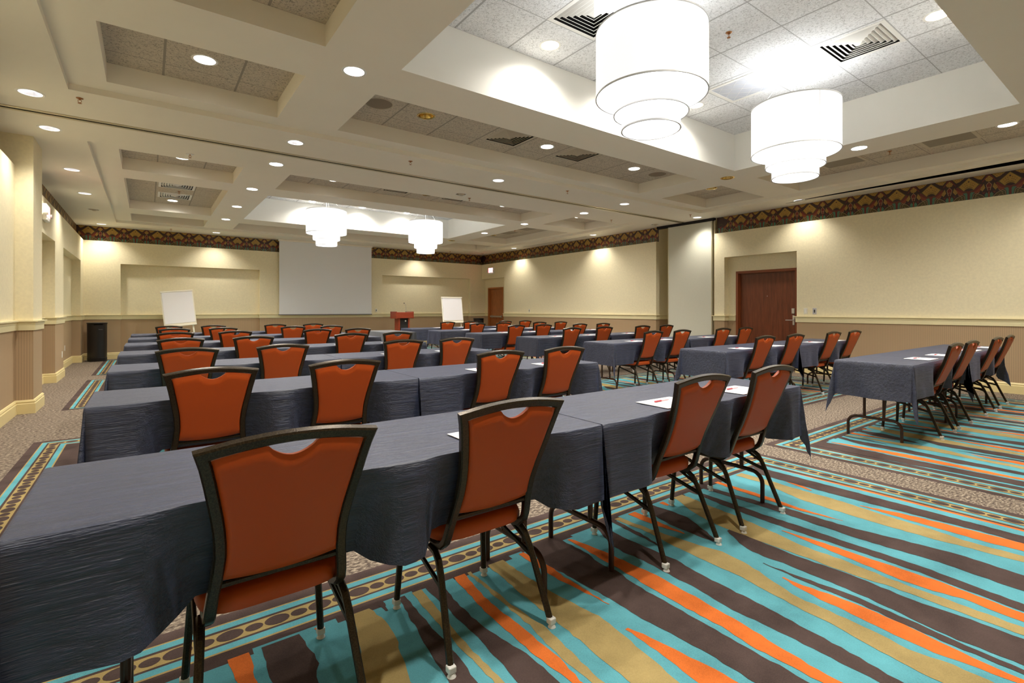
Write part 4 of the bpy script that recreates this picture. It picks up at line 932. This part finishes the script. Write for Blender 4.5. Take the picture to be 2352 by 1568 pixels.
# ------------------------------------------------------------ folding tables and their cloths
TL, TW_ = 1.815, 0.605
def make_table():
    t = thing('folding_table', 'x', 'table')
    bm = bmesh.new(); box(bm, (0, TW_ / 2, .7285), (TL - .03, TW_ - .03, .028), 0, .006); finish('tabletop', bm, M_frm2, t)
    for s in (-1, 1):
        bm = bmesh.new(); x = s * (TL / 2 - .20); y0, y1 = .13, .57
        pts = [(x, y0, .004)] + [(x, y0, .12)]
        for k in range(1, 7): a = PI / 2 * k / 6; pts.append((x, y0 + .075 * (1 - math.cos(a)), .12 + .075 * math.sin(a)))
        for k in range(0, 6): a = PI / 2 * (1 - k / 6); pts.append((x, y1 - .075 * (1 - math.cos(a)), .12 + .075 * math.sin(a)))
        pts += [(x, y1, .12), (x, y1, .004)]
        tube(bm, pts, .0135, round_=10, up=Vector((1, 0, 0)))
        for y in (.27, .43): tube(bm, [(x, y, .195), (x, y, .714)], .013, round_=10, up=Vector((1, 0, 0)))
        tube(bm, [(x, .35, .50), (x - s * .30, .35, .712)], .008, round_=8)
        finish('leg_frame', bm, M_leg, t, smooth=0.7)
    return t
def make_cloth(inner, seed, seats, dy, D=.315):
    """inner: -1 left end meets a neighbour, +1 right end does. Origin at the floor, front edge y=0."""
    rn = random.Random(seed); so = rn.uniform(0, 90)
    L2, W = TL / 2, TW_; T = .752
    nx, ny, nc = 46, 16, 14
    P = []                                                        # perimeter samples
    def corner(cx, cy, a0):
        for k in range(1, nc): P.append((cx, cy, a0 + (PI / 2) * k / nc, k / nc))
    for i in range(nx + 1): P.append((-L2 + TL * i / nx, 0, -PI / 2, None))
    corner(L2, 0, -PI / 2)
    for i in range(ny + 1): P.append((L2, W * i / ny, 0, None))
    corner(L2, W, 0)
    for i in range(nx + 1): P.append((L2 - TL * i / nx, W, PI / 2, None))
    corner(-L2, W, PI / 2)
    for i in range(ny + 1): P.append((-L2, W - W * i / ny, PI, None))
    corner(-L2, 0, PI)
    lev = [0, .006, .013, .022, .05, .10, .16, .22, .28, .34, .40, .46, .52, .58]
    NL = len(lev)
    bm = bmesh.new(); grid = {}
    s = 0; prev = None; cols = []
    bias = {}
    for idx, (x, y, a, ck) in enumerate(P):
        if prev: s += math.hypot(x - prev[0], y - prev[1]) + (.05 if ck is not None else 0)
        prev = (x, y)
        th = 0 if ck is None else ck * 90
        hem = D * (1 + .05 * noise.noise(Vector((s * 1.3, so, 0))))
        if abs(math.sin(a)) < .1: hem *= 1.03
        if ck is not None:
            f = 1 / max(math.cos(math.radians(th)), math.sin(math.radians(th)))
            hem = hem * f * (1 + .17 * math.exp(-((th - 45) / 26) ** 2))
        key = (round(x, 1), round(y, 1)); b = bias.setdefault(key, rn.uniform(-8, 8))
        col = []
        for l in lev:
            r = l / lev[-1] * hem
            q = r / D
            if r < .02: ang = r / .02 * PI / 2; hz = .012 * math.sin(ang); dz = .012 * (1 - math.cos(ang))
            else:
                n1 = noise.noise(Vector((s * 5.0, r * 1.2, so))); n2 = noise.noise(Vector((s * 13, r * 6, so + 9)))
                hz = .013 + r * .035 + q * (.028 * n1 + .010 * n2)
                if ck is not None:
                    g = math.exp(-((th - 45 - b) / 17) ** 2); g2 = math.exp(-((th - 12) / 8) ** 2) + math.exp(-((th - 78) / 8) ** 2)
                    hz += r * (.13 * g) - r * .05 * g2
                hz = max(hz, .006)
                dz = .012 + math.sqrt(max(1e-6, (r - .008) ** 2 - max(0, hz - .013) ** 2))
            dx = math.cos(a) * hz; dy_ = math.sin(a) * hz
            px = x + dx
            py = y + dy_; pz = T - dz
            if y < 1e-6 and dy_ < .001:                        # pushed in by the chair backs
                for sx in seats:
                    d = abs(px - sx); k = 1 if d < .215 else max(0, 1 - (d - .215) / .13)
                    k = k * k * (3 - 2 * k)
                    if k > 0:
                        if d < .24: pz = max(pz, .462)
                        need = dy + lerp(YZ, pz) + .034
                        if need > py: py += (need - py) * k
            if inner > 0 and x > L2 - 1e-6: px = min(px, L2 + .004)
            if inner < 0 and x < -L2 + 1e-6: px = max(px, -L2 - .004)
            col.append(bm.verts.new((px, py, pz)))
        cols.append(col)
    n = len(P)
    for i in range(n):
        a = cols[i]; b = cols[(i + 1) % n]
        for j in range(NL - 1): bm.faces.new((a[j], b[j], b[j + 1], a[j + 1]))
    top = []
    for j in range(ny + 1):
        row = []
        for i in range(nx + 1):
            x = -L2 + TL * i / nx; y = W * j / ny
            e = min(i, nx - i, j, ny - j)
            z = T + (0 if e == 0 else .0016 * noise.noise(Vector((x * 5, y * 9, so))) + (.0035 if i == nx // 2 else 0) * min(1, e / 2))
            row.append(bm.verts.new((x, y, z)))
        top.append(row)
    for j in range(ny):
        for i in range(nx): bm.faces.new((top[j][i], top[j][i + 1], top[j + 1][i + 1], top[j + 1][i]))
    bmesh.ops.remove_doubles(bm, verts=bm.verts, dist=1e-5)
    bmesh.ops.recalc_face_normals(bm, faces=bm.faces)
    return finish('tablecloth', bm, M_cloth, None, smooth=True)
tb = None
cl = {}
for blk, ys, x0 in (('left', LY, -.25), ('right', RY, 5.47)):
    for r, y in enumerate(ys):
        for k in (0, 1):
            cx = x0 + TL / 2 + k * (TL + .016)
            o = make_table() if tb is None else copy_tree(tb)
            tb = tb or o
            o.location = (cx, y, 0)
            side = ('left', 'right')[k]
            o['label'] = 'folding table with brown steel legs, %s one, %s row of the %s block' % (side, ROWN[r], blk); o['group'] = 'cloth-covered folding tables'
            xs_ = (LXs if blk == 'left' else RXs)[r][2 * k:2 * k + 2]
            c = make_cloth(1 if k == 0 else -1, 5 + k * 7 + r * 3 + (50 if blk == 'right' else 0), [v - cx for v in xs_], .215 if blk == 'left' else .185)
            c.location = (cx, y, 0)
            tag(c, 'navy crinkled tablecloth on the %s table, %s row of the %s block' % (side, ROWN[r], blk), 'tablecloth', 'navy tablecloths')

# note sheets and pens set out at the places one can see
sh = None; pn = None
for blk, ys, xs, dx in (('left', LY, LXs, 0.0), ('right', RY, RXs, -.13)):
    for r, y in enumerate(ys):
        for c, x in enumerate(xs[r]):
            if blk == 'left' and (r > 3 or (c < 2 and not (r == 0 and c == 1))): continue
            if sh is None:
                bm = bmesh.new(); box(bm, (0, 0, .001), (.279, .205, .002)); o = finish('note_sheet', bm, M_paper); sh = o
            else: o = sh.copy(); COL.objects.link(o)
            px, py = x + dx + (.035 if (r == 0 and c == 1 and blk == 'left') else 0), y + .125
            a = rnd.uniform(-.03, .03)
            o.location = (px, py, .7555); o.rotation_euler = (0, 0, a)
            tag(o, 'white note sheet before the %s chair from left, %s row of the %s block' % (ORD[c], ROWN[r], blk), 'paper', 'note sheets on the tables')
            if r < 5:
                if pn is None:
                    p = thing('pen', 'x', 'pen'); pn = p
                    bm = bmesh.new(); tube(bm, [(-.040, 0, .0045), (.012, 0, .0045)], .0050, round_=10); finish('cap', bm, M_red, p)
                    bm = bmesh.new(); tube(bm, [(.012, 0, .0042), (.070, 0, .0042), (.078, 0, .0040)], .0034, round_=8); finish('barrel', bm, mat('pale_pink_barrel', (.80, .55, .58), .3), p)
                else: p = copy_tree(pn)
                p.location = (px - .03, py + .035, .7578); p.rotation_euler = (0, 0, a + rnd.uniform(-.1, .05))
                p['label'] = 'red capped pen on the sheet, %s seat from left, %s row, %s block' % (ORD[c], ROWN[r], blk); p['group'] = 'red pens on the note sheets'

# skirted table near the lectern
t = thing('presentation_table', 'small table under grey pleated skirting beside the podium', 'table', (4.43, 10.75, 0))
bm = bmesh.new(); box(bm, (0, 0, .735), (.62, 1.36, .02)); finish('tabletop', bm, M_frm2, t)
bm = bmesh.new()
for s in (-1, 1):
    for q in (-1, 1): tube(bm, [(s * .25, q * .6, .004), (s * .25, q * .6, .726)], .013, round_=8)
finish('leg_frame', bm, M_leg, t)
bm = bmesh.new()
hx, hy = .325, .695
per = []
def seg_(a, b):
    L = math.dist(a, b); n = int(L / .012)
    for i in range(n): per.append((a[0] + (b[0] - a[0]) * i / n, a[1] + (b[1] - a[1]) * i / n))
cs = [(-hx, -hy), (hx, -hy), (hx, hy), (-hx, hy)]
for i in range(4): seg_(cs[i], cs[(i + 1) % 4])
ra = []; rb = []; rc = []
for k, (x, y) in enumerate(per):
    w = .009 * math.sin(k * .95)
    ox = (1 if x > hx - 1e-4 else -1 if x < -hx + 1e-4 else 0); oy = (1 if y > hy - 1e-4 else -1 if y < -hy + 1e-4 else 0)
    ra.append(bm.verts.new((x, y, .752))); rb.append(bm.verts.new((x + ox * (.004 + w * .4), y + oy * (.004 + w * .4), .735))); rc.append(bm.verts.new((x + ox * (.02 + w), y + oy * (.02 + w), .02)))
for i in range(len(per)):
    j = (i + 1) % len(per); bm.faces.new((ra[i], ra[j], rb[j], rb[i])); bm.faces.new((rb[i], rb[j], rc[j], rc[i]))
bm.faces.new(ra)
o = finish('table_skirting', bm, M_skirt, None, smooth=0.8, loc=(4.43, 10.75, 0)); tag(o, 'charcoal grey pleated skirting around the small table beside the podium', 'tablecloth')

# ------------------------------------------------------------ podium with microphone
t = thing('podium', 'cherry wood podium with a dark speaker front, beside the screen', 'podium', (6.28, 14.25, 0))
bm = bmesh.new(); box2(bm, (-.27, -.20, .985), (.27, .22, 1.165), 0, .006); box2(bm, (-.285, -.215, .975), (-.262, .235, 1.185)); box2(bm, (.262, -.215, .975), (.285, .235, 1.185)); finish('reading_desk', bm, M_pod, t)
bm = bmesh.new()
for s in (-1, 1): box2(bm, (s * .155 - .022 * (1 if s > 0 else -1) * 0 - .022, -.15, .05), (s * .155 + .022, .16, .985), 0, .003)
box2(bm, (-.15, .12, .05), (.15, .15, .985)); finish('side_panel', bm, M_pod, t)
bm = bmesh.new(); box2(bm, (-.135, -.12, .05), (.135, -.10, .98)); finish('speaker_front', bm, M_grille, t)
bm = bmesh.new(); cyl(bm, (.055, -.128, .90), .024, .008, 18, axis='Y'); finish('volume_plate', bm, M_plate, t)
bm = bmesh.new(); box2(bm, (-.25, -.22, .0), (.25, .22, .05), 0, .008); finish('base', bm, M_pod, t)
t = thing('microphone', 'thin gooseneck microphone standing on top of the cherry podium', 'microphone', (6.28 + .15, 14.25 + .05, 1.166))
bm = bmesh.new(); cyl(bm, (0, 0, 0), .018, .02, 14); finish('base', bm, M_black, t)
bm = bmesh.new(); tube(bm, [(0, 0, .02), (0, 0, .12), (-.01, -.01, .19), (-.03, -.02, .235), (-.07, -.03, .27)], .0045, round_=8); finish('gooseneck', bm, M_metal, t)
bm = bmesh.new(); bmesh.ops.create_uvsphere(bm, u_segments=12, v_segments=8, radius=.016, matrix=Matrix.Translation((-.08, -.033, .275))); finish('head', bm, M_black, t, smooth=True)

# ------------------------------------------------------------ flip charts
def flipchart(loc, rz, roll, zt_, h, lb):
    t = thing('flip_chart', lb, 'flip chart', loc, rz)
    w = .70; Rm = Matrix.Rotation(roll, 4, 'Y')
    tl = Matrix.Rotation(math.radians(-9), 4, 'X')
    def X(bm):
        for v in bm.verts: v.co = Vector((0, 0, zt_)) + (Rm @ tl @ (v.co - Vector((0, 0, zt_))))
    bm = bmesh.new(); box2(bm, (-w / 2, 0, zt_ - h), (w / 2, .018, zt_), 0, .003); X(bm); finish('board', bm, M_board, t)
    bm = bmesh.new(); box2(bm, (-w / 2 + .025, -.014, zt_ - h + .05), (w / 2 - .025, -.002, zt_ - .035), 0, .002); X(bm); finish('paper_pad', bm, M_paper, t)
    bm = bmesh.new(); box2(bm, (-w / 2, -.026, zt_ - .04), (w / 2, -.002, zt_ - .005), 0, .004); X(bm); finish('pad_clamp', bm, M_board, t)
    bm = bmesh.new(); box2(bm, (-w / 2, -.045, zt_ - h - .03), (w / 2, .02, zt_ - h - .005), 0, .003); X(bm); finish('marker_tray', bm, M_board, t)
    for s in (-1, 1):
        bm = bmesh.new(); box2(bm, (s * .27 - .017, .019, 0.01), (s * .27 + .017, .035, zt_ - .08)); X(bm)
        for v in bm.verts: v.co.z = max(v.co.z, 0.002)
        finish('leg', bm, M_board, t)
    bm = bmesh.new(); tube(bm, [(0, .03, zt_ - .12), (0, .62, .008)], .022, .016, up=Vector((1, 0, 0))); tube(bm, [(-.24, -.16, .50), (0, .36, .56)], .010, .008); finish('rear_strut', bm, M_board, t)
flipchart((.60, 15.45, 0), 0, math.radians(-5.5), 1.735, .90, 'white flip chart leaning slightly, before the left niche')
flipchart((7.38, 13.15, 0), 0, 0, 1.625, .76, 'white flip chart right of the podium')

# ------------------------------------------------------------ waste bins
def waste_bin(loc, rz, lb):
    t = thing('waste_bin', lb, 'trash can', loc, rz, 'black waste bins')
    n = 48; bm = bmesh.new()
    zs = [0, .008, .075, .08, .085, .76, .865, .905]; rs = [.182, .188, .190, .192, .186, .190, .190, .190]
    rings = [[bm.verts.new((r * math.cos(2 * PI * i / n), r * math.sin(2 * PI * i / n), z)) for i in range(n)] for r, z in zip(rs, zs)]
    for k, (a, b) in enumerate(zip(rings, rings[1:])):
        for i in range(n):
            if k == 5 or (k == 6): pass
            if k == 5 and False: continue
            if k == 6 and 33 <= i < 40: continue
            bm.faces.new((a[i], a[(i + 1) % n], b[(i + 1) % n], b[i]))
    bm.faces.new(rings[0])
    finish('body', bm, M_black, t, smooth=0.6)
    bm = bmesh.new(); lathe(bm, [(.190, .900), (.198, .905), (.200, .925), (.190, .932), (.10, .934), (.0, .934)], seg=48); finish('lid', bm, M_black, t, smooth=0.6)
    bm = bmesh.new(); cyl(bm, (0, 0, .70), .165, .19, 24); finish('liner', bm, M_dark, t)
    bm = bmesh.new()
    for k in range(7):
        a = 2 * PI * (36.5 + k * .5) / 48; quad(bm, [(.186 * math.cos(a), .186 * math.sin(a), .76), (.192 * math.cos(a + .06), .192 * math.sin(a + .06), .765), (.187 * math.cos(a + .03), .187 * math.sin(a + .03), .79 - .003 * k), (.182 * math.cos(a), .182 * math.sin(a), .78)])
    finish('tissue', bm, M_paper, t)
    return t
waste_bin((-.985, 15.66, 0), .12, 'black cylindrical waste bin in the far left corner')
waste_bin((9.80, 15.45, 0), 0, 'black cylindrical waste bin beside the far exit door')

# ------------------------------------------------------------ screen, signs, plates
t = thing('projection_screen', 'large white pull-down projection screen on the far wall', 'screen', (4.553, 15.97, 0))
bm = bmesh.new(); box2(bm, (-1.406, -.003, 1.10), (1.406, .003, H - .03)); finish('fabric', bm, M_screen, t)
bm = bmesh.new(); box2(bm, (-1.425, -.016, 1.078), (1.425, .016, 1.102), 0, .005); finish('bottom_bar', bm, mat('dark_grey_bar', (.12, .11, .12), .4), t)
bm = bmesh.new(); box2(bm, (-1.43, -.05, H - .045), (1.43, .05, H - .001), 0, .004); finish('roller_housing', bm, M_ceil, t)
def exit_sign(loc, rz, lb):
    """faces local -Y"""
    t = thing('exit_sign', lb, 'exit sign', loc, rz, 'exit signs')
    bm = bmesh.new(); box2(bm, (-.16, -.055, 0), (.16, 0, .245), 0, .008); finish('housing', bm, M_white, t)
    bm = bmesh.new(); box2(bm, (-.145, -.058, .05), (.145, -.0545, .225)); finish('face_panel', bm, M_exitw, t)
    bm = bmesh.new()
    def bar(x0, z0, x1, z1): box2(bm, (x0, -.0605, z0), (x1, -.0575, z1))
    z0, z1, w = .065, .210, .014
    x = -.130; bar(x, z0, x + w, z1); bar(x, z0, x + .050, z0 + w); bar(x, z1 - w, x + .050, z1); bar(x, (z0 + z1 - w) / 2, x + .044, (z0 + z1 + w) / 2)
    x = -.062
    for s in (1, -1):
        a = Vector((x if s > 0 else x + .055, 0, z0)); b = Vector((x + .055 if s > 0 else x, 0, z1)); tube(bm, [(a.x, -.059, a.z), (b.x, -.059, b.z)], .0135, .003)
    x = .015; bar(x, z0, x + w, z1)
    x = .050; bar(x, z1 - w, x + .070, z1); bar(x + .028, z0, x + .028 + w, z1)
    finish('letters', bm, M_exit, t)
    for s in (-1, 1):
        bm = bmesh.new(); cyl(bm, (s * .20, -.075, .10), .034, .05, 18, axis='Y', r2=.026); box2(bm, (min(s * .16, s * .19), -.04, .09), (max(s * .16, s * .19), -.02, .11)); h_ = finish('lamp_head', bm, M_white, t)
        bm = bmesh.new(); cyl(bm, (s * .20, -.077, .10), .027, .004, 18, axis='Y'); finish('lens', bm, M_plateg, h_)
exit_sign((WR, 15.39, 2.568), -PI / 2, 'white exit sign with red letters above the far corner door')
exit_sign((WL, 10.25, 2.585), PI / 2, 'white exit sign high on the left wall behind the pier')
def plate(name, loc, rz, kind, lb, cat, m=None):
    t = thing(name, lb, cat, loc, rz)
    bm = bmesh.new(); box2(bm, (-.036, -.007, -.060), (.036, 0, .060), 0, .003); finish('cover_plate', bm, m or M_plate, t)
    bm = bmesh.new()
    if kind == 'switch': box2(bm, (-.017, -.010, -.034), (.017, -.006, .034), 0, .002); finish('rocker', bm, M_white, t)
    elif kind == 'data': box2(bm, (-.012, -.009, -.026), (.012, -.006, -.002)); box2(bm, (-.012, -.009, .003), (.012, -.006, .026)); finish('jack', bm, M_black, t)
    else:
        for z in (-.022, .022): box2(bm, (-.015, -.009, z - .013), (.015, -.006, z + .013), 0, .003)
        finish('socket', bm, M_white, t)
plate('light_switch', (WR, 4.434, 1.215), -PI / 2, 'switch', 'ivory light switch right of the dark cherry door', 'light switch')
plate('data_outlet', (WR, 4.272, 1.215), -PI / 2, 'data', 'grey plate with black jacks right of the light switch', 'wall plate', M_plateg)
plate('data_outlet', (WR, 13.14, 1.208), -PI / 2, 'data', 'small wall plate above the rail near the far exit door', 'wall plate')
plate('data_outlet', (6.16, FY, 1.22), 0, 'data', 'small wall plate between the screen and the podium', 'wall plate')
plate('power_outlet', (WL, 12.25, .42), PI / 2, 'outlet', 'white power outlet low on the left wall, outside the niche', 'outlet')
plate('power_outlet', (-1.43, 14.2, .42), PI / 2, 'outlet', 'white power outlet low inside the left wall niche', 'outlet')
plate('wall_bracket', (-1.43, 10.9, 1.62), PI / 2, 'switch', 'small grey control plate on the left wall behind the pier', 'wall plate', M_plateg)
